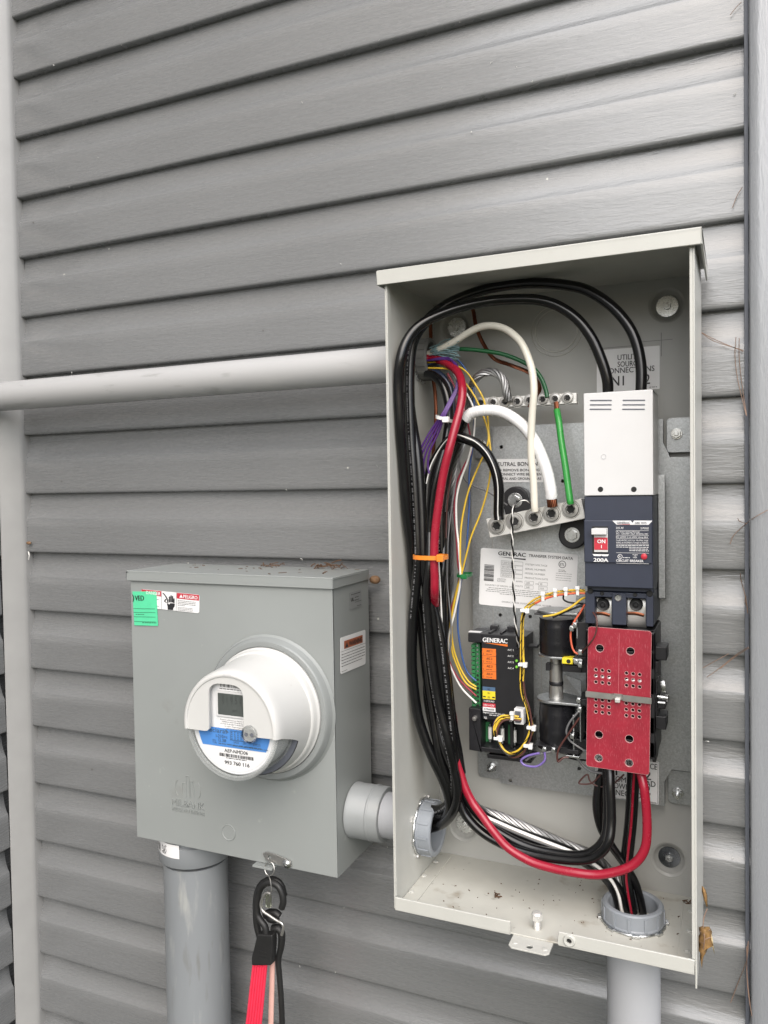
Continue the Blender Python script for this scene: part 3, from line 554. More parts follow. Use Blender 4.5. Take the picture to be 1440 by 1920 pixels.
for v in (.235, .345, .418, .545, .745, .985): q.rect(pf, .462, v, .93, v+.006, .0004)
q.text('CIRCUIT BREAKER', pf, .462, .955, .055, .39, .02); q.text('PUSH', pf, .70, .80, .026, .07, .01); q.text('TO', pf, .72, .833, .026, .03, .01); q.text('TRIP', pf, .70, .866, .026, .06, .01)
A = pf.M @ Matrix.Translation((.517*pf.w, -.835*pf.h, .0004)); q.lathe([(.0021, 0), (.0026, 0)], A, 24); q.text('R', pf, .505, .855, .04, .022, .02); q.greek(pf, .56, .845, .66, .028, 9, z=.0004)
q.build('lettering', WINK, body)
q = MB(); q.text('GENERAC', pf, .475, .085, .052, .19, .02, z=.0008); q.text('GBE 7075', pf, .90, .087, .048, .165, .02, z=.0008, al='R'); q.build('brand_lettering', CHAN, body)
q = MB(); q.add([pf.p(.475, .092, .0007), pf.p(.665, .092, .0007), pf.p(.665, .103, .0007), pf.p(.56, .100, .0007)], [(3, 2, 1, 0)]); q.build('red_rule', RINK, body)
q = MB(); A = pf.M @ Matrix.Translation((.862*pf.w, -.825*pf.h, 0)); q.lathe([(.0034, .0002), (.0033, .0014), (.0026, .0020), (0, .0022)], A, 24); q.build('trip_button', RINK, br)

# ------------------------------------------------------------------ transfer contactor: base, coils, plunger, red fibre cover
RY = -.1360
rc = [at(1103, 1175, RY), at(1221.5, 1184, RY), at(1216, 1453, RY), at(1102.5, 1435, RY)]
ct = thing('contactor', Vector(((rc[0].x+rc[1].x)/2, PY, rc[3].z)), 'black transfer contactor with two taped coils behind a red fibre cover', 'contactor')
rX0, rX1 = (rc[0].x+rc[3].x)/2, (rc[1].x+rc[2].x)/2; rZ1, rZ0 = (rc[0].z+rc[1].z)/2, (rc[2].z+rc[3].z)/2; tilt = (rc[1].z-rc[0].z)/(rc[1].x-rc[0].x)
ex = Vector((1, 0, tilt)).normalized(); ey = Vector((-tilt, 0, 1)).normalized()
def cover_half(px_holes, x0, x1): pass
rf = Frame(rc[0], rc[1]-rc[0], rc[0]-rc[3], (rc[1]-rc[0]).length, (rc[3]-rc[0]).length*1.006)
holes = []
def lf(px, py):
    c = rf.M.inverted() @ at(px, py, RY); return c.x, c.y
for px, py in ((1124.5, 1215.5), (1182, 1221), (1123, 1377.5), (1180, 1385.5), (1122.5, 1421.5), (1179.5, 1430.5)): holes.append(circ(*lf(px, py), .0044, 20))
for cx, cy in ((1129.5, 1268.5), (1187, 1275), (1129.5, 1324.5), (1186.5, 1331.5)):
    for i in (-1, 0, 1):
        for j in (-1, 0, 1): holes.append(circ(*lf(cx+i*12.3, cy+j*11.5+i*1.4), .00185, 14))
q = MB(); q.plate(rrect(0, -rf.h, rf.w, 0, .003), holes, rf.M, .0022); rco = q.build('fibre_cover', RED_F, ct, bevel=.0003)
EDGE = mat('pale_cut_edge', (.55, .30, .30), .5); q = MB()
for hl in holes:
    hx = sum(p[0] for p in hl)/len(hl); hy_ = sum(p[1] for p in hl)/len(hl); hr = math.hypot(hl[0][0]-hx, hl[0][1]-hy_)
    q.lathe([(hr-.00005, .0001), (hr+.00028, .00018), (hr+.0004, .0001)], rf.M @ Matrix.Translation((hx, hy_, 0)), 20); q.lathe([(hr-.0001, -.0021), (hr-.0001, 0)], rf.M @ Matrix.Translation((hx, hy_, 0)), 20)
oc = rrect(0, -rf.h, rf.w, 0, .003)
q.tube([rf.M @ Vector((x, y, -.0003)) for x, y in oc+oc[:1]], .00035, n=5, sub=1); q.build('cut_edges', EDGE, rco)
q = MB(); cx_ = .5*rf.w
q.quad(rf.p(.497, .03, .0003), rf.p(.503, .03, .0003), rf.p(.503, .53, .0003), rf.p(.497, .53, .0003)); q.build('crease', mat('pale_red_crease', (.52, .14, .16), .5), rco)
q = MB()   # pressed strap across the cover
def st(u, v, z): return rf.p(u, v, z)
for u0, u1, zz in ((-.02, .405, .004), (.405, .435, None), (.435, .555, .0012), (.555, .585, None), (.585, 1.025, .004)):
    v0, v1 = .455, .497
    za = zz if zz is not None else (.004 if u0 < .5 else .0012); zb2 = zz if zz is not None else (.0012 if u0 < .5 else .004)
    for o_, s_ in ((0, 1),): q.add([st(u0, v0, za), st(u1, v0, zb2), st(u1, v1, zb2), st(u0, v1, za), st(u0, v0, za-.0012), st(u1, v0, zb2-.0012), st(u1, v1, zb2-.0012), st(u0, v1, za-.0012)], [(0, 3, 2, 1), (4, 5, 6, 7), (0, 1, 5, 4), (3, 7, 6, 2), (0, 4, 7, 3), (1, 2, 6, 5)])
stp = q.build('retaining_strap', STEEL, ct, ang=20)
q = MB(); q.box(.455*rf.w, .535*rf.w, -.512*rf.h, -.485*rf.h, .0012, .0055, rf.M); q.build('strap_notch', NICKEL, stp, bevel=.0006)
q = MB(); bxl, bxr = rX0-.0035, rX1+.0045; byf = RY+.006
q.box(bxl, bxr, byf+.012, PY-.002, rZ0+.012, rZ1-.002)
for z_ in (0.03, .16, .34, .62, .80): q.box(bxl, bxr, byf, byf+.012, rZ1-.158*z_-.020, rZ1-.158*z_)
q.box(bxl, bxl+.005, byf, byf+.012, rZ0+.008, rZ1-.003); q.box(bxr-.006, bxr, byf, byf+.012, rZ0+.016, rZ1-.003)
cb = q.build('base_block', BLKM, ct, bevel=.0012)
q = MB()    # contact bars glimpsed through the holes
for u_ in (.24, .74):
    for v_ in (.30, .36, .505, .555): q.cyl(rf.p(u_-.14, v_, -.006), rf.p(u_+.14, v_, -.006), .0016, n=8)
q.build('contact_bars', ZINC, ct)
q = MB(); yy = RY+.02    # auxiliary blocks on the right flank
def rb_(a, c, y=yy, d=.03): bx(q, a, c, y, y+d)
rb_((1225, 1212), (1250, 1239)); rb_((1225, 1342), (1249, 1369)); rb_((1226, 1276), (1233, 1344)); rb_((1233, 1310), (1248, 1330)); rb_((1222, 1240), (1234, 1262), yy-.004); rb_((1222, 1265), (1230, 1430), yy+.01)
q.build('auxiliary_blocks', BLKM, ct, bevel=.001)
q = MB(); p0, p1 = at(1241, 1277, yy+.003), at(1243, 1297, yy+.003)
q.tube([p0, (p0+p1)/2+Vector((.001, -.001, 0)), p1], .0028, n=6, flat=.3); p2, p3 = at(1233, 1306, yy-.001), at(1252, 1309, yy-.001); q.cyl(p2, p3, .0018, n=10); q.cyl(at(1251, 1303, yy), at(1251, 1315, yy), .0022, n=10); q.cyl(at(1234, 1317, yy-.001), at(1247, 1318, yy-.001), .0015, n=8)
q.build('micro_switch_lever', ZINC, ct)
q = MB(); bx(q, (1224, 1345), (1228, 1400), yy-.006, yy+.005); q.build('side_clip', STEEL, ct, bevel=.0005)
CY = -.100
def coil(ptop, pbot, wpx):
    a = at(*ptop, CY); c = at(*pbot, CY); r_ = (at(ptop[0]+wpx, ptop[1], CY).x-a.x)/2; cx = a.x; M_ = axis((cx, CY, c.z), (0, 0, 1)); h_ = a.z-c.z; q = MB()
    pr_ = [(0, 0)]+[(r_*(1+.012*math.sin(i*2.4)+.008*math.sin(i*4.9)-.05*abs(i/11-.5)), h_*i/11) for i in range(12)]+[(0, h_)]; q.lathe(pr_, M_, 28)
    for v in q.v:      # slightly squared winding
        dx, dy = v.x-cx, v.y-CY; g = math.atan2(dy, dx); f_ = 1+.06*math.cos(4*g); v.x = cx+dx*f_; v.y = CY+dy*f_
    q.build('coil', TAPE, ct, ang=60); return cx, r_
cxU, crU = coil((1045, 1158), (1045, 1224), 66); cxL, crL = coil((1045, 1318), (1044, 1392), 66)
def dshape(px0, px1, pyv, y, t, m, name, z_off=0., hole=None, down=0.):
    zc = at((px0+px1)/2, pyv, y).z; x0_ = at(px0, pyv, y).x; x1_ = at(px1, pyv, y).x; r_ = .0215; xc = x0_+r_
    pts = [(x1_, CY-.021), (x1_, CY+.025)]+[(xc+r_*math.cos(g), CY+.0015+.0235*math.sin(g)) for g in [math.pi/2+math.pi*i/14 for i in range(15)]]
    q = MB(); M_ = Matrix.Translation((0, 0, zc)); q.plate(pts, hole or [], M_, t)
    if down: q.box(x1_-.0016, x1_, CY-.019, CY+.02, zc-down, zc-t)
    return q.build(name, m, ct, bevel=.0006), zc, x1_
dshape(1004, 1085, 1146, CY-.012, .0024, GALV, 'coil_yoke', down=.03)
dshape(1003, 1092, 1232, CY-.02, .0026, GALV, 'coil_yoke')
lo, lz, lx = dshape(1003, 1091, 1313, CY-.012, .0028, GALV, 'coil_yoke', down=.045)
dshape(1002, 1086, 1400, CY-.016, .0050, BLKM, 'coil_yoke')
q = MB(); q.box(lx-.010, lx-.008, CY-.018, CY+.02, at(1050, 1408, CY).z, at(1050, 1330, CY).z); q.box(lx-.018, lx-.002, CY-.02, CY+.01, at(1050, 1408, CY).z, at(1050, 1404, CY).z); q.build('coil_yoke', ZINC, ct, bevel=.0006)
q = MB(); bx(q, (1001, 1150), (1070, 1156), CY-.022, CY+.01); q.build('terminal_strip', BLKM, ct, bevel=.0006)
q = MB(); bx(q, (1001, 1397), (1064, 1403), CY-.0235, CY+.01); q.build('terminal_strip', BLKM, ct, bevel=.0006)
q = MB(); pa = at(1043, 1309, CY); pc = at(1042, 1286, CY); pd = at(1042, 1245, CY); pe = at(1042, 1228, CY)
q.lathe([(.0, 0), (.0086, 0), (.0086, pc.z-pa.z), (.0076, pc.z-pa.z+.0005), (.0076, pc.z-pa.z+.003), (.0078, pc.z-pa.z+.003), (.0078, pd.z-pa.z), (.0066, pd.z-pa.z+.001), (.0066, pe.z-pa.z)], axis(pa, (0, 0, 1)), 28); q.build('plunger', STEEL, ct)
q = MB(); pk = at(1043, 1281, CY); q.lathe([(.0079, -.002), (.0084, -.001), (.0084, .002), (.0079, .003)], axis(pk, (0, 0, 1)), 24); bx(q, (1023, 1244), (1031, 1258), CY-.012, CY-.002); q.build('plunger_collar', BLKM, ct, bevel=.0004)
q = MB(); bx(q, (1053.5, 1233), (1074, 1246), CY-.022, CY-.008); yl_ = q.build('yellow_block', YINK, ct, bevel=.0006)
q = MB(); p = at(1066, 1240, CY-.022); q.lathe([(0, .0003), (.0025, .0003)], axis(p, (0, -1, 0)), 16); q.build('pin_hole', DARKV, yl_)
for a_, c_, y0_, y1_ in (((1054, 1246.5), (1090, 1262), -.016, .01), ((1080, 1230), (1099, 1262), -.012, .02), ((1080, 1166), (1104, 1222), -.018, .01), ((1082, 1310), (1100, 1325), -.016, .02), ((1078, 1385), (1100, 1406), -.006, .02), ((1075, 1335), (1097, 1375), -.002, .02)):
    q = MB(); bx(q, a_, c_, CY+y0_, CY+y1_); q.build('interlock_block', BLKM, ct, bevel=.0008)
q = MB(); v_ = [at(1057, 1264, CY-.010), at(1089, 1276, CY-.018), at(1090, 1306, CY-.018), at(1056, 1298, CY-.004)]; v2 = [p+Vector((0, .0015, 0)) for p in v_]; q.add(v_+v2, [(0, 3, 2, 1), (4, 5, 6, 7), (0, 1, 5, 4), (1, 2, 6, 5), (2, 3, 7, 6), (3, 0, 4, 7)]); q.build('lever_plate', GALV, ct)
for c_ in ((1021, 1405), (1038, 1406), (1087, 1330), (1078, 1172), (1072, 1178), (1088, 1223), (1080, 1240), (1088, 1246), (1073, 1380), (1085, 1313)):
    p = at(*c_, CY-.026); q = MB(); q.box(p.x-.0022, p.x+.0022, p.y-.001, p.y+.006, p.z-.0035, p.z+.0030); q.cyl(p+Vector((0, -.003, 0)), p+Vector((0, .004, 0)), .0026, n=10); q.build('spade_terminal', ZINC, ct, bevel=.0005)

# ------------------------------------------------------------------ controller module
MY = -.090
mo = thing('control_module', at(935, 1404, -.07), 'black control module with orange and yellow terminal stickers and green terminals', 'control module')
mX0, mX1 = at(903, 1250, MY).x, at(986, 1250, MY).x; mZ1 = at(940, 1190.5, MY).z
q = MB(); q.box(mX0, mX1, MY, PY-.004, at(940, 1352, MY).z, mZ1)
q.box(at(878, 1190, MY).x, mX0+.001, MY-.0015, PY-.006, at(890, 1204, MY).z, mZ1+.0005)
for px in (925, 957): p = at(px, 1181, -.06); q.box(p.x-.004, p.x+.005, -.062, -.052, mZ1-.002, mZ1+.006)
for px in (920, 941): p = at(px, 1186, -.075); q.box(p.x, p.x+.003, MY+.003, -.06, mZ1, mZ1+.0025)
q.build('housing', BLKM, mo, bevel=.001)
q = MB(); fz0, fz1 = at(885, 1405, MY).z, at(885, 1326, MY).z; xL_ = at(881, 1370, MY).x; xM = at(903, 1370, MY).x; xR_ = at(991, 1370, MY).x
q.box(xL_, xM, MY-.004, PY-.004, fz0, fz1); q.box(xM, xR_, MY+.022, PY-.004, fz0, at(940, 1352, MY).z); q.box(xM, xR_, MY-.004, MY+.022, fz0, fz0+.006); q.box(xR_-.006, xR_, MY-.004, MY+.022, fz0+.006, at(940, 1352, MY).z)
for u in (.34, .62): xx = xM+(xR_-xM)*u; q.box(xx-.002, xx+.002, MY+.004, MY+.022, fz0+.006, at(940, 1352, MY).z)
q.build('fuse_bay', BLKM, mo, bevel=.001)
for px, py in ((919, 1374), (942, 1377), (965, 1380)):
    q = MB(); p = at(px-5, py, MY+.02); q.box(p.x-.005, p.x+.003, MY+.020, MY+.022, p.z-.014, p.z+.014); fu = q.build('fuse_board', PCB, mo)
    q = MB(); p = at(px, py, MY+.012); q.cyl(p-Vector((0, 0, .0075)), p+Vector((0, 0, .0075)), .0026, n=14); f2 = q.build('fuse', RESI, mo)
    q = MB(); q.cyl(p+Vector((0, 0, .0075)), p+Vector((0, 0, .0115)), .0017, n=10); q.cyl(p-Vector((0, 0, .0115)), p-Vector((0, 0, .0075)), .0017, n=10); q.build('fuse_clip', ZINC, f2)
q = MB(); tX0, tX1 = at(888, 1260, MY+.012).x, at(901, 1260, MY+.012).x; tz1, tz0 = at(895, 1206, MY+.012).z, at(895, 1325, MY+.012).z
q.box(tX0, tX1, MY+.010, PY-.006, tz0, tz1)
for i in range(15): z_ = tz0+(tz1-tz0)*(i+.1)/15; q.box(tX0-.001, tX0+.004, MY+.006, MY+.012, z_, z_+(tz1-tz0)/15*.75); 
tsx = q.build('terminal_strip', PCB, mo, bevel=.0003)
for i in range(15):
    z_ = tz0+(tz1-tz0)*(i+.5)/15; q = MB(); q.lathe([(0, .0004), (.0014, .0004), (.0016, .0001)], axis(((tX0+tX1)/2+.0015, MY+.010, z_), (0, -1, 0)), 12); q.build('terminal_screw', ZINC if i > 7 else DARKV, tsx)
q = MB(); p = at(891, 1346, MY-.004); q.lathe([(0, .006), (.0026, .0055), (.0032, .003), (.0032, 0)], axis(p, (0, -1, 0)), 16); q.build('screw', STEEL, mo)
mf = fpix((903, 1190), (986, 1196), (904.5, 1352), y=MY-.0003)
mf = Frame(Vector((mX0, MY-.0003, mZ1)), Vector((1, 0, 0)), Vector((0, 0, 1)), mX1-mX0, mZ1-at(940, 1352, MY).z)
q = MB(); q.text('GENERAC', mf, .04, .092, .052, .56, .03); q.build('brand_lettering', WINK, mo)
q = MB(); q.add([mf.p(.06, .103, .0003), mf.p(.60, .103, .0003), mf.p(.60, .130, .0003), mf.p(.33, .115, .0003)], [(3, 2, 1, 0)]); q.build('orange_rule', OINK, mo)
q = MB(); q.rect(mf, .02, .165, .335, .52, .0002); osn = q.build('orange_sticker', OINK, mo)
q = MB()
for i in range(4):
    v = .165+i*.0888; q.text('A/C %d' % (i+1), mf, .185, v+.042, .026, .13, .012, al='C'); q.greek(mf, .11, v+.062, .24, .012, i); q.text('1', mf, .035, v+.03, .02); q.text('2', mf, .035, v+.075, .02); q.rect(mf, .02, v-.0015, .335, v+.0015, .0003)
q.build('lettering', INK, osn)
q = MB(); v0 = .615; H_ = .0475
for i, (m_, t_, tm) in enumerate(((SLATE, 'N1', INK), (YINK, 'E1', INK), (YINK, 'E2', INK), (BLKM, '0 GROUND', WINK), (RINK, '194 +12V', WINK), (PAPER, '23 TRANSFER', INK))):
    q = MB(); q.rect(mf, .02, v0+i*H_, .31, v0+(i+1)*H_, .0002); ch_ = q.build('terminal_sticker', m_, mo); q = MB(); q.text(t_, mf, .165, v0+i*H_+.034, .019 if i < 3 else .021, .05 if i < 3 else .24, .012, al='C')
    if i == 2: q.rect(mf, .03, v0+i*H_+.015, .09, v0+i*H_+.03, .0004); q.rect(mf, .24, v0+i*H_+.015, .30, v0+i*H_+.03, .0004)
    q.build('lettering', tm, ch_)
q = MB()
for i, v in enumerate((.155, .225, .295, .365)): q.text('A/C %d' % (i+1), mf, .60, v+.02, .020, .13, .01)
q.text('Replace with 5A fuse only', mf, .03, .925, .018, .5, .006); q.greek(mf, .17, .935, .45, .014, 3); q.text('N2', mf, .05, .99, .025, .06, .012); q.text('T1', mf, .62, .995, .022, .05, .012); q.build('panel_lettering', WINK, mo)
for i, v in enumerate((.145, .215, .285, .355)):
    q = MB(); A = mf.M @ Matrix.Translation((.80*mf.w, -v*mf.h, 0)); q.lathe([(.0018, .0002), (.0018, .0012), (.0012, .0022), (0, .0025)], A, 14); q.build('indicator_light', mat('green_lens', (.22, .62, .06), .25) if i > 1 else BLKM, mo)
q = MB(); p0, p1 = at(966, 1326, MY-.004), at(984, 1357, MY-.004); q.box(p0.x, p1.x, MY-.010, MY+.01, p1.z, p0.z); cn = q.build('plug_connector', PAPER, mo, bevel=.0006)
q = MB(); q.box(p0.x+.0015, p1.x-.0035, MY-.0105, MY-.009, p1.z+.002, p0.z-.003); q.build('plug_cavity', CHAN, cn)
q = MB(); p0 = at(878, 1184, -.075); q.box(p0.x+.004, p0.x+.020, -.088, -.078, mZ1+.0006, mZ1+.0010); q.build('serial_sticker', PAPER, mo)
q = MB(); a, c = at(916, 1410, -.08), at(998, 1424, -.08); q.box(a.x, c.x, -.086, PY-.003, c.z, a.z-.006); q.box(a.x, c.x, -.088, -.086, c.z, a.z); q.build('mounting_bracket', BLKM, mo, bevel=.0008)
q = MB(); q.box(at(991, 1215, -.07).x, at(1010, 1215, -.07).x, -.078, -.064, at(1000, 1213, -.07).z, at(1000, 1208, -.07).z); q.build('side_clip', BLKM, mo, bevel=.0008)

# ------------------------------------------------------------------ wiring: traced along each conductor, every point with its own depth in the box
def path(pts, r, fb=.0):
    ks = [i for i, p in enumerate(pts) if len(p) > 2]; o = []
    for i, p in enumerate(pts):
        lo = max([k for k in ks if k <= i], default=ks[0]); hi = min([k for k in ks if k >= i], default=ks[-1])
        y = pts[lo][2] if lo == hi else pts[lo][2]+(pts[hi][2]-pts[lo][2])*(i-lo)/(hi-lo)
        y = min(y, AYB-r-.001); c = at(p[0], p[1], y); lim = AX0+.0022+r      # keep clear of the left inner wall
        if c.x < lim and not fb:
            c = atx(p[0], p[1], lim)
        o.append(c)
    return o
def wire(name, label, pts, r, m, cat='wire', n=10, parent=None, group=None, fb=0.):
    P = path(pts, r, fb); q = MB(); q.tube(P, r, n=n); o = q.build(name, m, parent, ang=60)
    if label: tag(o, label, cat, group)
    return o, P
def bare(name, label, pts, r, m, k=7, cat='bare conductor', fb=0.):
    P = path(pts, r, fb); q = MB(); q.strands(P, r, k); o = q.build(name, m, ang=60); return tag(o, label, cat), P
def offset(P, d): return [p+Vector(d) for p in P]
def stripe(P, r, m, parent, dirn, wd=.0009, name='stripe'):
    q = MB(); D = Vector(dirn).normalized(); Q = catmull(P, 6); S = []
    for i, p in enumerate(Q):
        t = (Q[min(i+1, len(Q)-1)]-Q[max(i-1, 0)]).normalized(); d = (D-t*D.dot(t)).normalized(); S.append(p+d*(r-.0001))
    q.tube(S, wd, n=6, sub=1); return q.build(name, m, parent, ang=60)
def printing(P, r, m, parent, dirn, seed=1):      # ink jet legend along a jacket, one mark per character
    q = MB(); D = Vector(dirn).normalized(); Q = catmull(P, 6); R = random.Random(seed); acc = 0; nxt = .002
    for i in range(1, len(Q)-1):
        d = Q[i]-Q[i-1]; L = d.length; t = d.normalized(); n_ = (D-t*D.dot(t)).normalized(); b = t.cross(n_)
        while acc+L > nxt:
            c = Q[i-1]+t*(nxt-acc)+n_*(r+.00006); a_, h_ = R.uniform(.0004, .0007), R.uniform(.0006, .0011)
            q.quad(c-t*a_-b*h_, c+t*a_-b*h_, c+t*a_+b*h_, c-t*a_+b*h_); nxt += R.choice((.0019, .0019, .0021, .0045))
        acc += L
    return q.build('printed_text', m, parent)
C_ = 'cable'
# black service cables from the low left bushing up and over to the breaker
o, P = wire('black_cable', 'thick black cable arching highest across the top of the enclosure into the white shroud', [(1201, 760, -.100), (1202, 735, -.102), (1202, 687), (1193, 642), (1175, 606), (1144, 572), (1100, 544), (1055, 534), (1011, 531), (967, 533), (913, 542, -.098), (869, 556), (833, 574), (802, 600, -.13), (779, 632), (770, 669), (768, 731), (771, 816), (776, 886), (781, 969), (784, 1052, -.140), (779, 1110), (774, 1167), (773, 1250), (782, 1333), (797, 1385), (813, 1425, -.13), (829, 1458), (840, 1488), (843, 1515, -.118), (833, 1537), (815, 1547, -.10), (795, 1548, -.095)], .0064, BLK, C_)
printing(P[13:23], .0064, GRYW, o, (-.15, -1, .1))
o, P = wire('black_cable', 'thick black cable of the lower of two arches across the enclosure top', [(1139, 760, -.098), (1140, 733, -.100), (1138, 708), (1127, 673), (1109, 633), (1082, 598), (1047, 574), (1011, 563), (967, 561), (922, 564, -.115), (878, 572), (833, 586), (793, 606, -.150), (767, 632), (752, 669, -.168), (747, 722), (750, 798), (755, 864), (762, 955, -.150), (771, 1024), (776, 1090), (790, 1167, -.12), (800, 1260), (812, 1340), (826, 1420, -.128), (846, 1480), (850, 1510), (836, 1530), (812, 1531, -.10), (795, 1532, -.095)], .0064, BLK, C_)
o, P = wire('black_cable', 'thick black cable following the left wall behind the two arching cables', [(766, 735, -.125), (770, 770), (776, 810), (784, 860), (791, 960, -.135), (794, 1052, -.138), (800, 1100), (812, 1160), (822, 1240), (834, 1330), (846, 1400, -.125), (855, 1450), (846, 1500), (825, 1518), (800, 1516, -.095)], .0062, BLK, C_)
# conductors leaving the high left bushing
UB = (800, 686, -.082)
o, P = wire('black_cable', 'black cable with a white stripe looping from the neutral bar down the wire bundle', [(936, 975, -.110), (935, 960, -.110), (935, 913), (928, 880), (914, 852), (895, 833), (874, 823, -.125), (857, 819), (842, 827), (825, 848, -.115), (810, 876), (802, 908), (799, 955), (800, 1010), (801, 1052, -.128), (801, 1094), (810, 1125), (820, 1167), (828, 1208), (833, 1250), (840, 1312), (848, 1385, -.128), (854, 1428), (858, 1462), (870, 1494, -.105), (898, 1529), (942, 1551), (987, 1570), (1031, 1587), (1076, 1605), (1111, 1625), (1138, 1648), (1156, 1677, -.09), (1166, 1712, -.09)], .0064, BLK, C_)
WSP = P
printing(P[14:24], .0064, GRYW, o, (.3, -1, 0), 4)
stripe(P[:12], .0064, WTHIN, o, (.1, -1, .3), .0008, 'white_stripe'); stripe(P[23:], .0064, WTHIN, o, (0, -.6, 1), .0022, 'white_stripe')
o, P = wire('red_cable', 'thick red cable sweeping from the high bushing down to the red cover', [(790, 672, -.080), (812, 672, -.082), (839, 682, -.092), (859, 699, -.108), (867, 726, -.122), (864, 760, -.132), (853, 802, -.142), (842, 844, -.148), (831, 891), (823, 941), (816, 997), (814, 1042, -.150), (815, 1083, -.150), (815, 1112, -.146), (816, 1145, -.12), (820, 1190, -.108), (828, 1240, -.108), (834, 1271, -.112), (840, 1302), (849, 1344), (853, 1385, -.118), (857, 1415), (863, 1447), (872, 1476), (887, 1506, -.122), (905, 1531), (926, 1560, -.130), (953, 1590), (992, 1614), (1031, 1627), (1076, 1636, -.135), (1120, 1640), (1164, 1632), (1191, 1618), (1208, 1594), (1213, 1563), (1212, 1519), (1207, 1474, -.125), (1199, 1440, -.118), (1195, 1420, -.115)], .0053, REDW, C_)
wire('white_cable', 'cream white cable arching from the high bushing to the third neutral bar screw', [(795, 668, -.080), (812, 660, -.082), (831, 652, -.088), (853, 640), (876, 625), (898, 614), (917, 610.5), (937, 613), (956, 622), (976, 641), (989, 667), (998, 697), (1001, 733, -.125), (998, 774), (996, 816), (996, 858), (1000, 899), (1002, 944, -.112), (1003, 958, -.110)], .0045, WWIRE, C_)
o, P = wire('taped_cable', 'cable wrapped in white tape arching to the fourth neutral bar screw', [(872, 786, -.112), (882, 776), (898, 771), (920, 769, -.116), (942, 773), (964, 785), (984, 802), (1001, 825), (1014, 852), (1026, 886), (1033, 920, -.112), (1034, 934, -.110)], .0070, WTAPE, C_)
q = MB(); Q = catmull(P, 6)
for i in range(3, len(Q)-2, 4):
    t = (Q[i+1]-Q[i-1]).normalized(); t = (t+Vector((0, .25, .1))).normalized(); q.lathe([(.00705, -.0005), (.0074, 0), (.00705, .0005)], axis(Q[i], t), 18)
q.build('tape_wrap', WTAPE, o)
q = MB(); q.strands([P[-1]+Vector((0, 0, .001)), P[-1]+Vector((.0004, 0, -.004)), P[-1]+Vector((.0008, .001, -.010))], .0062, 12); q.build('bare_end', COP, o)
q = MB(); q.tube([P[0], P[0]+Vector((-.006, .004, -.008)), P[0]+Vector((-.016, .006, -.024)), P[0]+Vector((-.028, .004, -.06)), P[0]+Vector((-.036, .0, -.11))], .0058, n=10); q.build('black_tail', BLK, o)
wire('dark_green_wire', 'thin dark green wire from the high bushing to the ground bar', [(795, 664, -.078), (815, 658, -.078), (842, 655), (876, 655), (914, 659), (942, 664), (970, 674), (998, 689), (1014, 708), (1023, 730, -.079), (1026, 745, -.080)], .0027, DGRN)
o, P = wire('green_wire', 'bright green wire running between the ground bar and the neutral bar', [(1044, 769, -.083), (1048, 791), (1053, 830), (1060, 874), (1068, 932, -.110), (1070, 945, -.110)], .0041, GRN)
q = MB(); q.strands([P[0], P[0]+Vector((-.0005, 0, .006)), P[0]+Vector((-.001, 0, .010))], .0030, 7); q.build('bare_end', COP, o)
bare('copper_conductor', 'bare twisted copper conductor running diagonally behind the green wire', [(884, 575, -.045), (888, 586), (893, 613), (906, 644), (926, 672), (956, 684), (987, 696), (1003, 708), (1012, 730, -.07), (1000, 748, -.082), (992, 764, -.082)], .0026, COP)
bare('copper_conductor', 'bare twisted copper conductor dropping behind the left cable bundle', [(807, 595, -.050), (808, 640), (811, 700), (816, 740), (817, 790), (812, 860), (814, 930), (816, 1000, -.05), (819, 1060)], .0025, COP)
bare('aluminium_conductor', 'bare twisted aluminium conductor looping over at the left of the ground bar', [(953, 752, -.084), (950, 738, -.086), (946, 718), (936, 703), (920, 697), (901, 702), (888, 718, -.082), (882, 742), (876, 780), (866, 830), (852, 880, -.075), (845, 950), (843, 1021), (844, 1083), (841, 1146), (837, 1208), (838, 1271), (846, 1330), (856, 1400, -.075), (868, 1470), (889, 1510), (942, 1531), (996, 1554), (1058, 1581), (1111, 1603), (1142, 1632), (1158, 1662, -.08), (1170, 1705)], .0054, ALU)
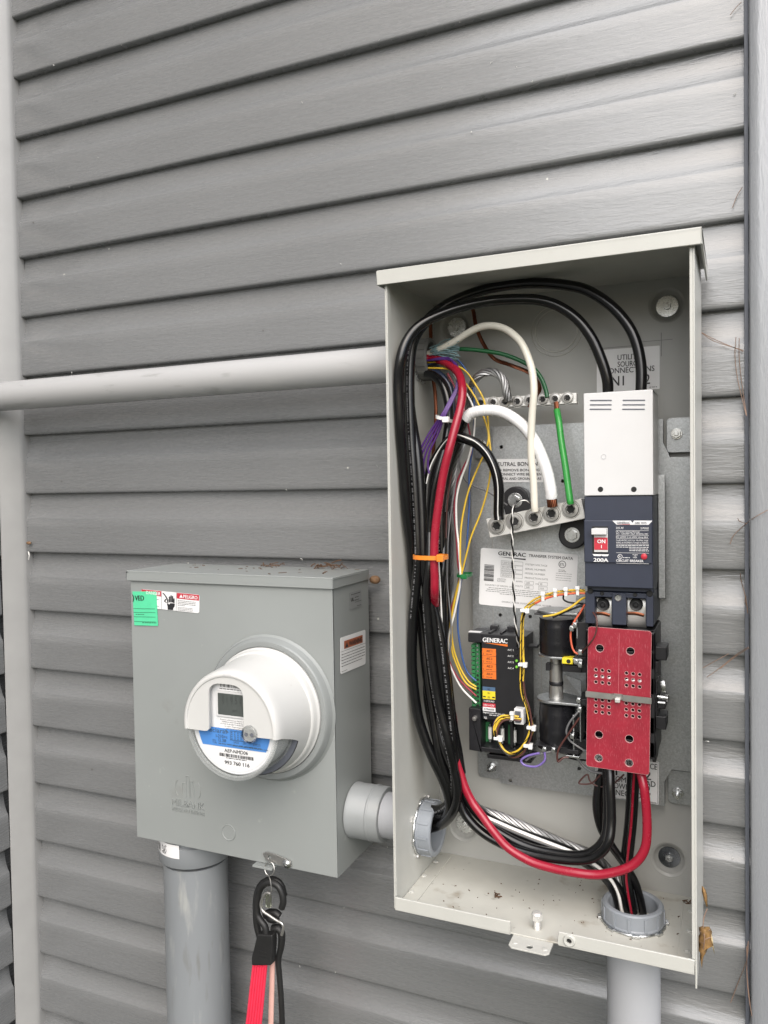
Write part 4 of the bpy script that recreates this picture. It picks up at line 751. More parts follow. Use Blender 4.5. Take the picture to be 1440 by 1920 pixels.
# thin signal wires to the controller
sig = [('yellow_wire', 'yellow signal wire bowing right past the small ground bar before the green tie', YEL, [(800, 680, -.085), (835, 678, -.088), (859, 687), (876, 699), (892, 722), (906, 747), (914, 780), (917, 816), (920, 848), (920, 880), (914, 919), (901, 963), (884, 1005), (874, 1042, -.10), (866, 1075), (857, 1104), (847, 1156), (849, 1208), (862, 1250), (878, 1277), (893, 1288, -.088)], .00125),
 ('yellow_wire', 'yellow signal wire dropping straighter beside the blue one before the green tie', YEL, [(800, 690, -.088), (840, 692), (862, 704), (874, 720), (892, 747), (909, 788), (916, 816), (912, 841), (901, 866), (881, 913), (870, 955), (864, 997), (863, 1052, -.10), (865, 1077), (853, 1125), (844, 1177), (847, 1219), (860, 1256), (874, 1281), (893, 1293, -.088)], .00125),
 ('blue_wire', 'thin blue signal wire from the high bushing to the green terminals', BLU, [(800, 684, -.083), (850, 672, -.082), (876, 697), (887, 724), (889, 774), (887, 830), (880, 886), (880, 941), (877, 997), (873, 1052, -.09), (867, 1077), (860, 1125), (858.5, 1177), (866, 1229), (876, 1260), (893, 1277, -.088)], .00125),
 ('thin_red_wire', 'thin dark red wire curving to the lowest green terminals', MAR, [(840, 700, -.09), (868, 760), (884, 838, -.09), (870, 874), (856, 908), (852, 955), (856, 1010), (859, 1058, -.098), (862, 1077), (857, 1104), (845, 1146), (837, 1187), (843, 1240), (862, 1275), (893, 1305, -.088)], .00125),
 ('thin_white_wire', 'thin white wire curving lowest into the green terminals', WTHIN, [(850, 700, -.088), (886, 760), (889, 810), (878, 861, -.095), (864, 899), (856, 936), (856, 983), (860, 1024), (863, 1073, -.10), (862, 1100), (853, 1146), (843, 1187), (839, 1229), (849, 1260), (866, 1291), (893, 1318, -.088)], .00140),
 ('thin_grey_wire', 'thin grey wire with a loose loop running to the neutral bar', GRYW, [(888, 720, -.07), (880, 775), (864, 833), (862, 872), (870, 897), (887, 911), (914, 922), (951, 947, -.075)], .0010),
 ('dark_blue_wire', 'dark blue wire slipping behind the red cable under the high bushing', mat('dark_blue_jacket', (.012, .02, .045), .3), [(800, 696, -.085), (822, 700), (842, 722), (849, 756), (848, 800), (838, 850), (828, 900, -.10)], .0042)]
for nm, lb, m_, pts, r_ in sig: wire(nm, lb, pts, r_, m_, n=7)
labs = ['purple wire lying outermost in the tied fan below the high bushing', 'purple wire lying second in the tied fan below the high bushing', 'purple wire lying third in the tied fan below the high bushing', 'purple wire lying innermost in the tied fan below the high bushing']
for i, lb in enumerate(labs):
    d = i*4-5
    wire('purple_wire', lb, [(800, 676, -.09), (838, 671+i, -.095), (853+i, 684), (859+d*.2, 704), (856+d*.3, 729), (846+d*.5, 750), (831+d*.6, 778, -.13), (812+d*1.4, 812), (795+d*1.6, 846), (787+d*2.2, 872, -.125), (788+d*2.4, 888)], .00135, PUR, n=7, group='purple wires tied in a fan')
# more black conductors that fill the bundle
blk = [('black_cable', 'black cable emerging under the high bushing and running down inside the bundle', [(800, 700, -.09), (815, 706, -.095), (832, 725), (842, 770), (836, 830), (820, 890, -.12), (808, 960), (806, 1052, -.124), (816, 1130), (828, 1200), (838, 1260), (846, 1330), (856, 1400, -.12), (864, 1450), (872, 1485), (910, 1530, -.10), (960, 1556), (1010, 1574), (1070, 1597), (1120, 1626), (1160, 1668, -.09), (1176, 1710)], .0058),
 ('black_cable', 'black cable at the right edge of the bundle beside the twisted aluminium', [(858, 830, -.10), (846, 862), (834, 905), (827, 960), (828, 1052, -.112), (831, 1120), (832, 1200), (836, 1270), (846, 1340, -.118), (858, 1400), (866, 1450)], .0052),
 ('black_cable', 'black cable running forward of the bundle down to the low left bushing', [(806, 1000, -.13), (805, 1060, -.14), (800, 1130), (808, 1230), (822, 1320), (842, 1400, -.138), (852, 1450), (850, 1490), (838, 1512), (815, 1524, -.10), (795, 1526)], .0060),
 ('black_cable', 'black cable bulging lowest round the turn into the low left bushing', [(818, 1330, -.12), (834, 1400, -.132), (853, 1450), (858, 1490), (850, 1522, -.125), (832, 1543), (812, 1552, -.105), (795, 1555)], .0060)]
blk += [('black_cable', 'slim black cable slanting across the dark bundle from right to left below the orange tie', [(832, 1010, -.105), (830, 1070, -.118), (822, 1150), (806, 1230), (800, 1300, -.118), (812, 1370), (832, 1435), (843, 1480), (834, 1515), (810, 1535, -.10), (795, 1540)], .0048),
 ('black_cable', 'slim black cable filling the middle of the bundle beside the controller', [(840, 960, -.085), (839, 1060, -.095), (838, 1150), (828, 1230), (824, 1310), (836, 1390), (852, 1460, -.108), (876, 1505), (930, 1546), (1000, 1574, -.10)], .0046)]
wire('thin_brown_wire', 'thin brown wire weaving down the right side of the cable bundle', [(838, 700, -.09), (856, 770), (850, 860), (838, 950), (836, 1060, -.108), (834, 1150), (826, 1230), (830, 1300, -.11)], .0011, BRN, n=6)
wire('thin_grey_wire', 'thin grey wire running down between the red cable and the aluminium strand', [(846, 705, -.088), (872, 790), (858, 880), (842, 990, -.10), (838, 1080), (846, 1180), (840, 1270, -.10)], .0011, GRYW, n=6)
for k, (nm, lb, pts, r_) in enumerate(blk):
    o, P = wire(nm, lb, pts, r_, BLK, C_)
    if k in (1, 2): printing(P[2:], r_, GRYW, o, (.25-.4*k, -1, 0), 7+k)
wire('thin_white_wire', 'thin white wire showing between the red cable and the black bundle', [(822, 1045, -.135), (826, 1110), (829, 1180), (830, 1240), (833, 1290, -.11)], .0010, WTHIN, n=6)
# below the red cover
o, P = wire('black_cable', 'black cable turning from under the red cover back along the enclosure floor', [(1143, 1440, -.112), (1144, 1474, -.118), (1146, 1541), (1140, 1581, -.13), (1120, 1604), (1093, 1613), (1049, 1611), (996, 1602), (951, 1587), (907, 1563, -.122), (877, 1534), (862, 1505), (852, 1470, -.122), (845, 1430)], .0056, BLK, C_)
wire('black_cable', 'black cable just inside the one that turns back along the enclosure floor', [(1138, 1440, -.105), (1139, 1474, -.11), (1139, 1541), (1133, 1573, -.12), (1112, 1596), (1085, 1604), (1045, 1601), (996, 1590), (955, 1572), (915, 1546, -.112), (886, 1516), (868, 1485, -.115)], .0056, BLK, C_)
P = path([(1130, 1440, -.095), (1126, 1462), (1122, 1500), (1124, 1530), (1131, 1558), (1148, 1588), (1172, 1622, -.095), (1190, 1652), (1200, 1683), (1206, 1715, -.09)], .006); q = MB()
q.tube(P, lambda t: .0046+.0028*math.exp(-((t-.28)/.2)**2), n=12); o = q.build('sleeved_cable', BLK, ang=60); tag(o, 'black cable swollen by a shrink sleeve left of centre below the red cover', C_)
o, P = wire('black_cable', 'black cable below the right half of the red cover', [(1183, 1440, -.09), (1182, 1474), (1178, 1541), (1171, 1608), (1172, 1650), (1182, 1690, -.09), (1186, 1712)], .0046, BLK, C_)
o, P = wire('black_cable', 'black cable with a red stripe beside the thick red cable', [(1193, 1440, -.10), (1191, 1474), (1187, 1541), (1180, 1608), (1178, 1650, -.095), (1188, 1712)], .0048, BLK, C_)
stripe(P, .0048, REDW, o, (-.35, -1, 0), .0016, 'red_stripe')
for lb, pts, m_, r_ in (('brown wire hooking round in a loop at the left below the red cover', [(1128, 1450, -.10), (1110, 1468), (1090, 1470), (1086, 1466), (1101, 1452), (1106, 1464), (1118, 1473), (1135, 1475), (1152, 1468), (1170, 1452, -.10)], BRN, .0010),
    ('dark grey wire sagging from the coil under the red cover', [(1050, 1410, -.10), (1072, 1416), (1084, 1423), (1094, 1436), (1108, 1446), (1130, 1450, -.10)], GRYW, .0016), ('black wire looping behind the lower coil to the red cover', [(1046, 1425, -.09), (1060, 1420), (1080, 1424), (1104, 1426, -.1)], BLK, .0012)):
    wire(m_.name.split('_')[0]+'_wire', lb, pts, r_, m_, n=7)
# coil and switch leads
leads = [('orange_wire', 'coral orange wire bowing down beside the upper coil', ORW, [(1097, 1133, -.12), (1087, 1150), (1076, 1167), (1070, 1188), (1072, 1210), (1078, 1223), (1087, 1226, -.125), (1092, 1222)], .0012),
 ('dark_red_wire', 'dark brown red wire crossing in front of the red cover corner', BRN, [(1091, 1222, -.13), (1105, 1208, -.142), (1117, 1188, -.144), (1119, 1162, -.142), (1112, 1148, -.135)], .0010),
 ('yellow_wire', 'yellow lead crossing above the upper coil to its terminal', YEL, [(1018, 1156, -.128), (1041, 1152), (1069, 1139), (1089, 1124, -.122), (1098, 1120)], .0013),
 ('black_wire', 'black lead crossing above the upper coil to its terminal', BLK, [(1036, 1158, -.124), (1058, 1148), (1097, 1133, -.118)], .0012),
 ('black_wire', 'black lead curling in a small loop under the yellow harness top', BLK, [(1097, 1132, -.115), (1070, 1130), (1057, 1124), (1058, 1114), (1066, 1110, -.115)], .0011),
 ('grey_wire', 'grey lead dropping from a terminal beside the lower coil', GRYW, [(1085, 1334, -.13), (1069, 1353), (1062, 1371), (1068, 1388), (1084, 1400), (1103, 1412, -.12)], .0012),
 ('brown_wire', 'brown lead slanting across the lower coil', BRN, [(1086, 1346, -.132), (1066, 1376), (1047, 1406), (1046, 1428), (1056, 1421), (1066, 1420, -.12)], .0012),
 ('violet_wire', 'violet lead curled in a flat loop below the controller', VIO, [(1021, 1409, -.127), (1021, 1426), (1006, 1437), (985, 1435), (977, 1426), (990, 1417), (1012, 1412, -.125)], .0014),
 ('grey_wire', 'grey lead lying along the violet loop below the controller', GRYW, [(1038, 1408, -.127), (1014, 1414), (996, 1419), (986, 1426, -.12)], .0012)]
for nm, lb, m_, pts, r_ in leads: wire(nm, lb, pts, r_, m_, n=7)
# yellow and black striped harness
HP = [(1099, 1110, -.125), (1083, 1109.5), (1062, 1111), (1041, 1114), (1020, 1120), (1002, 1129), (988, 1142), (981, 1157, -.118), (978.5, 1180), (978, 1224), (979.5, 1247), (979, 1277), (981, 1304), (988, 1327), (994.5, 1357), (995, 1375), (987, 1394), (974, 1410, -.122), (956, 1415), (941, 1403), (932, 1385), (929, 1368), (933, 1353), (943, 1345.5), (960, 1345), (976, 1347, -.112)]
har = thing('wire_harness', at(978, 1408, -.11), 'bundle of yellow and black striped wires tied down the controller front', 'wire harness')
for i, (dx, dy, m_, a_, b_) in enumerate(((-2.2, -1.5, YEL, 0, 26), (.3, .8, YEL, 0, 26), (2.2, -.3, YEL, 0, 26), (1.0, 2.0, ORW, 0, 6), (3.0, 2.4, BRN, 11, 26), (-3.0, 1.0, PUR, 15, 26), (-.8, 2.6, BLK, 4, 22))):
    pts = [(p[0]+dx*(1+.5*math.sin(j*1.3+i)), p[1]+dy*(1 if not 7 < j < 15 else .2)+(dx*.8 if j < 6 or j > 16 else 0), (p[2]+.0012*(i % 3)) if len(p) > 2 else None) for j, p in enumerate(HP)][a_:b_]
    pts = [tuple(x for x in p if x is not None) for p in pts]
    if not any(len(p) > 2 for p in pts): pts[0] = pts[0]+(-.12,)
    P = path(pts, .0013); q = MB(); q.tube(P, .00125, n=7); wo = q.build('harness_wire', m_, har, ang=60)
    if m_ is YEL:
        Q = catmull(P, 6); q = MB(); L = 0; S = []
        for k in range(len(Q)):
            t = (Q[min(k+1, len(Q)-1)]-Q[max(k-1, 0)]).normalized(); u_ = (Vector((0, -1, 0))-t*Vector((0, -1, 0)).dot(t)).normalized(); v_ = t.cross(u_); L += (Q[k]-Q[k-1]).length if k else 0
            g = L*260+i*2; S.append(Q[k]+(u_*math.cos(g)+v_*math.sin(g))*.00105)
        q.tube(S, .00042, n=5, sub=2); q.build('tracer_stripe', BLK, wo, ang=60)
for k, (px, py, y, ln) in enumerate(((1083, 1109, -.127, 7), (1061, 1111, -.127, 7), (1041, 1113, -.127, 8), (1018, 1120, -.127, 8), (983, 1145, -.124, 9), (979, 1246.5, -.124, 9), (995, 1365, -.124, 9), (933, 1385, -.122, 10), (989, 1399, -.124, 9), (960, 1343.5, -.118, 8))):
    a = at(px, py, y); q = MB(); s_ = .0052; v_ = k in (0, 1, 2, 3, 9)
    if v_: q.box(a.x-.0018, a.x+.0018, y-.0016, y+.009, a.z-.0045, a.z+.0042); q.box(a.x-.0025, a.x+.0025, y-.003, y+.002, a.z+.0022, a.z+.0062)
    else: q.box(a.x-.0048, a.x+.0048, y-.0018, y+.009, a.z-.0018, a.z+.0018); q.box(a.x+.0015, a.x+.0062, y-.0032, y+.002, a.z-.0028, a.z+.0028)
    q.build('cable_tie', WTIE, har, bevel=.0006)
# black and white twisted sense wire hanging in front of the data plate
SP = [(995, 943, -.112), (986, 938.5), (974, 939.5), (965, 947, -.126), (961, 965, -.128), (960, 983), (961.5, 1052), (963, 1104), (966, 1166), (969, 1188, -.112), (972, 1214, -.095)]
P = path(SP, .001); o = None
for s_, m_ in ((0, BLK), (1, WTHIN)):
    Q = catmull(P, 14); L = 0; S = []
    for k in range(len(Q)):
        L += (Q[k]-Q[k-1]).length if k else 0; g = L*230+math.pi*s_; S.append(Q[k]+Vector((math.cos(g), math.sin(g), 0))*(.0009 if s_ == 0 else .0010))
    q = MB(); q.tube(S, .0011 if s_ == 0 else .0007, n=6, sub=1)
    if s_ == 0: o = q.build('sense_wire', m_, ang=60); tag(o, 'black and white twisted wire hanging straight in front of the data plate', 'wire')
    else: q.build('white_tracer', m_, o, ang=60)
q = MB(); q.tube([P[0]+Vector((.003, 0, -.003)), P[0]+Vector((.001, 0, -.0005)), P[0]], .0011, n=6); q.build('red_tip', REDW, o)
# ties round the bundles
def tie(name, label, a, c, y, h, m, head, lab=None):
    p, s_ = at(*a, y), at(*c, y); q = MB(); n_ = 20; ring = []
    cx, cy_ = (p.x+s_.x)/2, y+.016; rx, ry = (s_-p).length/2, .017; tz = (s_.z-p.z)/(s_.x-p.x)
    ax_ = [Vector((cx+rx*math.copysign(abs(math.cos(g))**.7, math.cos(g)), cy_-ry*math.copysign(abs(math.sin(g))**.7, math.sin(g)), (p.z+s_.z)/2+tz*rx*math.cos(g))) for g in [2*math.pi*k/n_ for k in range(n_+1)]]
    for i in range(n_):
        A_, B_ = ax_[i], ax_[i+1]; u_ = Vector((0, 0, h/2)); o1 = Vector((A_.x-cx, A_.y-cy_, 0)).normalized()*.0012; o2 = Vector((B_.x-cx, B_.y-cy_, 0)).normalized()*.0012
        q.add([A_-u_, B_-u_, B_+u_, A_+u_, A_-u_+o1, B_-u_+o2, B_+u_+o2, A_+u_+o1], [(0, 1, 2, 3), (4, 7, 6, 5), (0, 4, 5, 1), (3, 2, 6, 7)])
    o_ = q.build(name, m, ang=45); tag(o_, label, 'cable tie'); hd = at(*head, y-.002); q = MB(); q.box(hd.x-.0042, hd.x+.0042, hd.y-.004, hd.y+.003, hd.z-h*.85, hd.z+h*.85); q.build('tie_head', m, o_, bevel=.001); return o_
tie('cable_tie', 'orange cable tie round the thick black and red cables', (770, 1045), (828, 1047), -.157, .0052, ORTIE, (826, 1046.5))
tie('cable_tie', 'green cable tie round the thin signal wires', (854, 1079.5), (874, 1081), -.104, .0034, GTIE, (870.5, 1081))
tie('cable_tie', 'white cable tie round the purple wires', (815, 780), (838, 788), -.135, .0042, WTIE, (836.5, 787))
# frayed clear sheath where the white cable leaves the bushing
q = MB(); R_ = random.Random(3); a0 = at(812, 660, -.084)
for i in range(46):
    e = at(845+R_.uniform(-8, 18), 648+R_.uniform(-14, 26), -.09+R_.uniform(-.008, .008)); s_ = a0+Vector((R_.uniform(-.004, .003), R_.uniform(-.006, .006), R_.uniform(-.006, .006))); q.tube([s_, (s_+e)/2+Vector((0, R_.uniform(-.003, .003), R_.uniform(-.003, .004))), e], .0006, n=4, sub=3)
q2 = mat('pale_teal_fibre', (.22, .34, .36), .5); tag(q.build('frayed_sheath', q2, ang=60), 'pale blue frayed fibre sheath spilling from the high bushing', 'wire sheath')

# ------------------------------------------------------------------ meter socket box
MX0, MX1, MYF, MYB, MZ0, MZ1 = -.8255, -.4875, -.132, -.020, -.5191, -.1194
mb = thing('meter_box', ((MX0+MX1)/2, MYB, MZ0), 'grey painted meter socket box holding the round electric meter', 'meter box')
MCX, MCZ = -.5870, -.3000
FM = Matrix(((1, 0, 0, 0), (0, 0, -1, MYF), (0, 1, 0, 0), (0, 0, 0, 1)))
q = MB(); q.plate(rrect(MX0, MZ0, MX1, MZ1-.004), [circ(MCX, MCZ, .088, 48)], FM, .0014); q.box(MX0, MX0+.0014, MYF+.0014, MYB, MZ0, MZ1-.004); q.box(MX1-.0014, MX1, MYF+.0014, MYB, MZ0, MZ1-.004); q.box(MX0+.0014, MX1-.0014, MYF+.0014, MYB, MZ0, MZ0+.0014)
q.build('body', MGREY, mb, bevel=.0010, ang=30)
q = MB(); hx0, hx1, hy = MX0-.004, MX1+.0025, MYF-.004
q.box(hx0, hx1, hy, MYB, MZ1, MZ1+.0016); q.box(hx0, hx1, hy, hy+.0016, MZ1-.0135, MZ1); q.box(hx0, hx0+.0016, hy+.0016, MYB-.002, MZ1-.0135, MZ1); q.box(hx1-.0016, hx1, hy+.0016, MYB-.002, MZ1-.0135, MZ1); q.build('lid', MGREY, mb, bevel=.0016)
q = MB(); A = axis((MCX, MYF, MCZ), (0, -1, 0)); q.lathe([(.1010, .0003), (.0995, .0020), (.0965, .0060), (.0925, .0105), (.0895, .0125), (.0870, .0115), (.0860, .0080), (.0860, -.004)], A, 72); q.build('opening_collar', MGREY, mb, ang=40)
def onface(px, py): p = at(px, py, MYF); return p
q = MB(); p = onface(429, 1561); q.lathe([(.0001, .0006), (.0098, .0006), (.0104, .0012), (.0112, .0012), (.0118, .0002)], axis((p.x, MYF, p.z), (0, -1, 0)), 36); q.build('knockout', MGREY, mb)
ef = fpix((322, 1450), (402, 1462), (322, 1526), y=MYF); ef.M.col[0][:3] = (1, 0, 0); ef.M.col[1][:3] = (0, 0, 1); ef.M.col[2][:3] = (0, -1, 0)
q = MB(); vs, fs, W = text_faces('MILBANK', .02); w_ = ef.w*1.0; k_ = .0098/.70; kx = w_/W
for zz in (0,): 
    n0 = [ef.M @ Vector((p[0]*kx, -.040+p[1]*k_, .0001)) for p in vs]; 
def emboss(q, s, x, y, h, wd, dz, bold=.015):
    c = bpy.data.curves.new('t', 'FONT'); c.body = s; c.size = 1; c.offset = 0; c.extrude = .5; c.bevel_depth = 0; c.resolution_u = 2
    o_ = bpy.data.objects.new('t', c); COL.objects.link(o_); bpy.context.view_layer.update(); me = bpy.data.meshes.new_from_object(o_.evaluated_get(bpy.context.evaluated_depsgraph_get()))
    xs = [v.co.x for v in me.vertices]; x0_, W_ = min(xs), max(xs)-min(xs); kx = wd/W_; k = h/.70
    q.add([ef.M @ Vector((x+(v.co.x-x0_)*kx, y+v.co.y*k, v.co.z*dz*2 if v.co.z > 0 else 0)) for v in me.vertices], [tuple(f.vertices) for f in me.polygons]); bpy.data.objects.remove(o_); bpy.data.meshes.remove(me); bpy.data.curves.remove(c)
q = MB(); emboss(q, 'MILBANK', 0, -.0455, .0098, .0575, .0016); emboss(q, 'METER MOUNTINGS', 0, -.0545, .0055, .0575, .0011, .0)
q.build('embossed_lettering', MGREY, mb)
q = MB()
for i, (x_, h_) in enumerate(((.0185, .020), (.0255, .031), (.0330, .024))):
    pts = [(x_, -.031), (x_, -.031+h_), (x_+.0058, -.031+h_), (x_+.0058, -.031)]
    for a, c in zip(pts, pts[1:]): q.tube([ef.M @ Vector((a[0], a[1], .0002)), ef.M @ Vector((c[0], c[1], .0002))], .0007, n=6, sub=1)
for s_ in (-1, 1): q.tube([ef.M @ Vector((.0285+s_*.0225*math.cos(g), -.019+.0195*math.sin(g), .0002)) for g in [-.62+1.24*i/10 for i in range(11)]], .0008, n=6, sub=2)
q.build('embossed_emblem', MGREY, mb)
def face_sticker(name, tl, tr, bl, m, r=.0, x=None, gap=.0007):
    fr = fpix(tl, tr, bl, y=MYF if x is None else None, x=x); fr.M = fr.M @ Matrix.Translation((0, 0, gap)); q = MB(); q.prism(fr.outline(r), fr.M, -.0003, 0); return q.build(name, m, mb), fr
dl, fr = face_sticker('danger_sticker', (265.6, 1104.4), (374.5, 1115.2), (265, 1137.8), PAPER, .003)
q = MB(); q.rect(fr, .005, .01, .352, .30, .0002); q.rect(fr, .62, .01, .995, .32, .0002); q.build('red_band', RINK, dl)
q = MB(); q.text('DANGER', fr, .09, .245, .185, .25, .03); q.text('PELIGRO', fr, .735, .26, .185, .235, .03); q.add([fr.p(.665, .255, .0004), fr.p(.725, .255, .0004), fr.p(.695, .075, .0004)], [(0, 1, 2)]); q.build('white_lettering', WINK, dl)
q = MB(); q.rect(fr, .358, .0, .362, 1, .0003); q.rect(fr, .612, .0, .616, 1, .0003)
def hp(u, v): return fr.p(u, v, .0004)
hand = [(.47, .98), (.465, .80), (.455, .70), (.462, .62), (.495, .70), (.51, .62), (.56, .60), (.59, .62), (.585, .78), (.565, .86), (.56, .98)]
q.add([hp(*p) for p in hand], [tuple(range(len(hand)))[::-1]])
for u, v0_, v1_ in ((.468, .40, .60), (.497, .24, .57), (.524, .17, .56), (.550, .20, .56), (.574, .32, .58)):
    q.add([hp(u-.011, v1_), hp(u-.011, v0_+.03), hp(u-.004, v0_), hp(u+.004, v0_), hp(u+.011, v0_+.03), hp(u+.011, v1_)], [(0, 5, 4, 3, 2, 1)])
zig = [(.385, .09), (.43, .25), (.455, .38), (.425, .46), (.415, .55), (.45, .61)]
for a, c in zip(zig, zig[1:]): q.add([hp(a[0]-.012, a[1]), hp(c[0]-.012, c[1]), hp(c[0]+.012, c[1]), hp(a[0]+.012, a[1])], [(0, 1, 2, 3)])
for i in range(4): q.greek(fr, .64, .40+i*.085, .94 if i < 3 else .76, .045, 60+i, z=.0004)
for i in range(3): q.greek(fr, .64, .77+i*.075, .90, .038, 70+i, z=.0004)
for v in (.47, .84): q.greek(fr, .255, v, .33, .04, int(v*9), z=.0004)
q.build('lettering', INK, dl)
gs, fr = face_sticker('approval_sticker', (249.4, 1108.8), (294, 1108.9), (250, 1172), GRST, 0, gap=.0013)
q = MB(); q.text('VED', fr, .10, .26, .145, .38, .025); q.text(')', fr, .0, .25, .16, .06, .03)
for v in (.50, .61, .74, .88): q.rect(fr, .0, v, .92, v+.010, .0003)
q.greek(fr, .35, .90, .95, .03, 3); q.greek(fr, .1, .66, .45, .03, 4); q.build('lettering', INK, gs)
wl_, fr = face_sticker('warning_label', (637.5, 1196), (684.5, 1180.5), (638, 1264.5), PAPER, .003, x=MX1)
fr2 = fr; q = MB(); q.rect(fr, .13, .12, .87, .34, .0003); q.build('orange_band', BROWNINK, wl_)
q = MB(); q.text('WARNING', fr, .32, .30, .13, .52, .02); q.add([fr.p(.17, .31, .0005), fr.p(.29, .31, .0005), fr.p(.23, .17, .0005)], [(0, 1, 2)]); q.rect(fr, 0, .385, 1, .393); 
for i in range(5): q.greek(fr, .03, .46+i*.08, .96 if i < 4 else .85, .035, 80+i)
q.greek(fr, .04, .93, .25, .02, 3); q.build('lettering', INK, wl_)
rl_, fr = face_sticker('rating_label', (655, 1111.5), (676.5, 1105), (655.5, 1144), PAPG, .001, x=MX1)
q = MB(); q.greek(fr, .1, .10, .92, .08, 1); q.greek(fr, .4, .32, .75, .07, 2); q.greek(fr, .4, .48, .8, .07, 3); q.greek(fr, .4, .62, .95, .04, 4); q.greek(fr, .6, .86, .95, .05, 5); q.text('UL', fr, .06, .52, .2, .25, .02); q.build('lettering', INK, rl_)
q = MB(); l0 = at(478, 1612, MYF-.003); l1 = at(514, 1620, MYF-.003)
q.box(l0.x, l1.x, MYF-.010, MYF+.012, MZ0-.0035, MZ0-.0005); lt = q.build('latch_tab', MGREY, mb, bevel=.0006)
la, lc = at(492, 1606, MYF-.004), at(541, 1621, MYF-.004)
q = MB(); d_ = (lc-la); A = Matrix(((1, 0, 0, 0), (0, 0, -1, MYF-.0035), (0, 1, 0, 0), (0, 0, 0, 1))) 
op = [(la.x, la.z+.004), (la.x+.006, la.z+.007), (la.x+.022, la.z+.006), (lc.x-.004, lc.z+.0065), (lc.x+.003, lc.z+.004), (lc.x+.004, lc.z-.002), (lc.x, lc.z-.006), (lc.x-.006, lc.z-.006), (la.x+.020, la.z-.006), (la.x+.005, la.z-.005)]
q.plate(op, [circ(la.x+.011, la.z+.0005, .0026, 12)], A, .0016); lx_ = q.build('latch', STEEL, mb, bevel=.0004)
q = MB(); q.lathe([(.0060, .0002), (.0060, .0010), (.0046, .0014), (.0036, .0026), (.0018, .0030), (.0014, .0018), (0, .0018)], axis((lc.x-.003, MYF-.0035, lc.z), (0, -1, 0)), 24); q.build('latch_rivet', ZINC, lx_)

# ------------------------------------------------------------------ electric meter
me_ = thing('electric_meter', (MCX, MYF, MCZ), 'round white electric meter with grey display plugged into the meter box', 'electric meter')
A = axis((MCX, MYF, MCZ), (0, -1, 0)); A = Matrix(((1, 0, 0, MCX), (0, 0, -1, MYF), (0, 1, 0, MCZ), (0, 0, 0, 1)))   # local x right, y up, z out
q = MB(); q.lathe([(.0862, .006), (.0862, .0128), (.0885, .0140), (.0935, .0138), (.0955, .0120), (.0968, .0075), (.0985, .0045)], A, 72); q.build('sealing_ring', mat('clear_grey_ring', (.25, .265, .262), .18, var=.04, scale=10), me_)
HF, RF = .0985, .0705
zc = -.12*RF
TAP = [(.030, .0790), (.040, .0776), (.055, .0758), (.070, .0742), (.083, .0730), (.091, .0722), (.2, .0722)]
def taper(h):
    for (h0, r0), (h1, r1) in zip(TAP, TAP[1:]):
        if h <= h1: return r0+(r1-r0)*(h-h0)/(h1-h0)
q = MB(); q.lathe([(.0855, .010), (.0853, .0150), (.0838, .0165), (.0828, .0190), (.0822, .024), (.0806, .027), (.0795, .0275), (.0790, .030)], A, 72); q.build('base_flange', MCAP, me_)
# ivory shroud: the upper part reaches the front, lower down it is cut back
q = MB(); a0, a1 = math.asin(zc/RF), math.pi-math.asin(zc/RF); n_ = 64
rows = [(.0790, .030), (.0776, .040), (.0758, .055), (.0742, .070), (.0730, .083), (.0722, .0910), (.0705, .0960), (.0682, .0984), (.0658, .0990), (.0644, .0984), (.0638, .0968)]
q.lathe(rows, A, n_, a0, a1)
low = [(.0790, .030), (.0776, .040), (.0764, .050), (.0758, .055)]
lowb = [(r_, h_) for r_, h_ in low]
q.lathe(lowb[:3], A, n_, a1, a0+2*math.pi)
def wedge(g0, g1):    # the right cheek sweeps back under the shroud
    N_ = 10; vs = []; 
    for i in range(N_+1):
        g = g0+(g1-g0)*i/N_; hmax = .040+(.0905-.040)*(1-i/N_)**1.7
        for j in range(5): h_ = .040+(hmax-.040)*j/4; vs.append(A @ Vector((taper(h_)*math.cos(g), taper(h_)*math.sin(g), h_)))
    q.add(vs, [(i*5+j, (i+1)*5+j, (i+1)*5+j+1, i*5+j+1) for i in range(N_) for j in range(4)])
wedge(a0, a0-.30); wedge(a1, a1+.30)
q.build('shroud', MCAP, me_, ang=45)
# front of the shroud with the arched window
wx0, wx1, wtop = -.427*RF, .313*RF, .775*RF
arc = [(.0640*math.cos(g), .0640*math.sin(g)) for g in [a0+(a1-a0)*i/40 for i in range(41)]]
wmx, wrx, wsp = (wx0+wx1)/2, (wx1-wx0)/2, .50*RF
warc = [(wmx+wrx*math.copysign(abs(math.cos(g))**.62, math.cos(g)), wsp+(wtop-wsp)*math.sin(g)**.62) for g in [math.pi*i/28 for i in range(29)]]
win_r = [(wx1, -.07*RF)]+warc[:15]
win_l = warc[15:]+[(wx0, -.06*RF), (wx0-.0015, zc+.002), (wx0-.004, zc+.0005), (wx0-.008, zc)]
poly = arc+[(-.0640*math.cos(a0), zc)]+win_l[::-1]+win_r[::-1]+[(wx1+.004, zc-.001), (wx1+.012, zc)]
F2 = A @ Matrix.Translation((0, 0, .0972)); q = MB(); q.plate(poly, [], F2, .0035); q.build('front_bezel', MCAP, me_, bevel=.0007)
q = MB(); q.lathe([(.0630, .0932), (.0690, .0920), (.0693, .0860), (.0690, .052), (.0665, .052), (.0668, .0860), (.0655, .0905), (.0630, .0910)], A, 64, a1-.02, a0+2*math.pi+.02); q.build('clear_cover', GLASS, me_)
q = MB(); q.lathe([(.0, .0870), (.0625, .0870), (.0640, .0855), (.0640, .050)], A, 64); fp_ = q.build('face_plate', DIAL, me_)
q = MB(); q.lathe([(.0640, .0885), (.0652, .0890), (.0672, .0885), (.0672, .0860)], A, 64, a1, a0+2*math.pi); q.build('clear_rim', GLASS, me_)
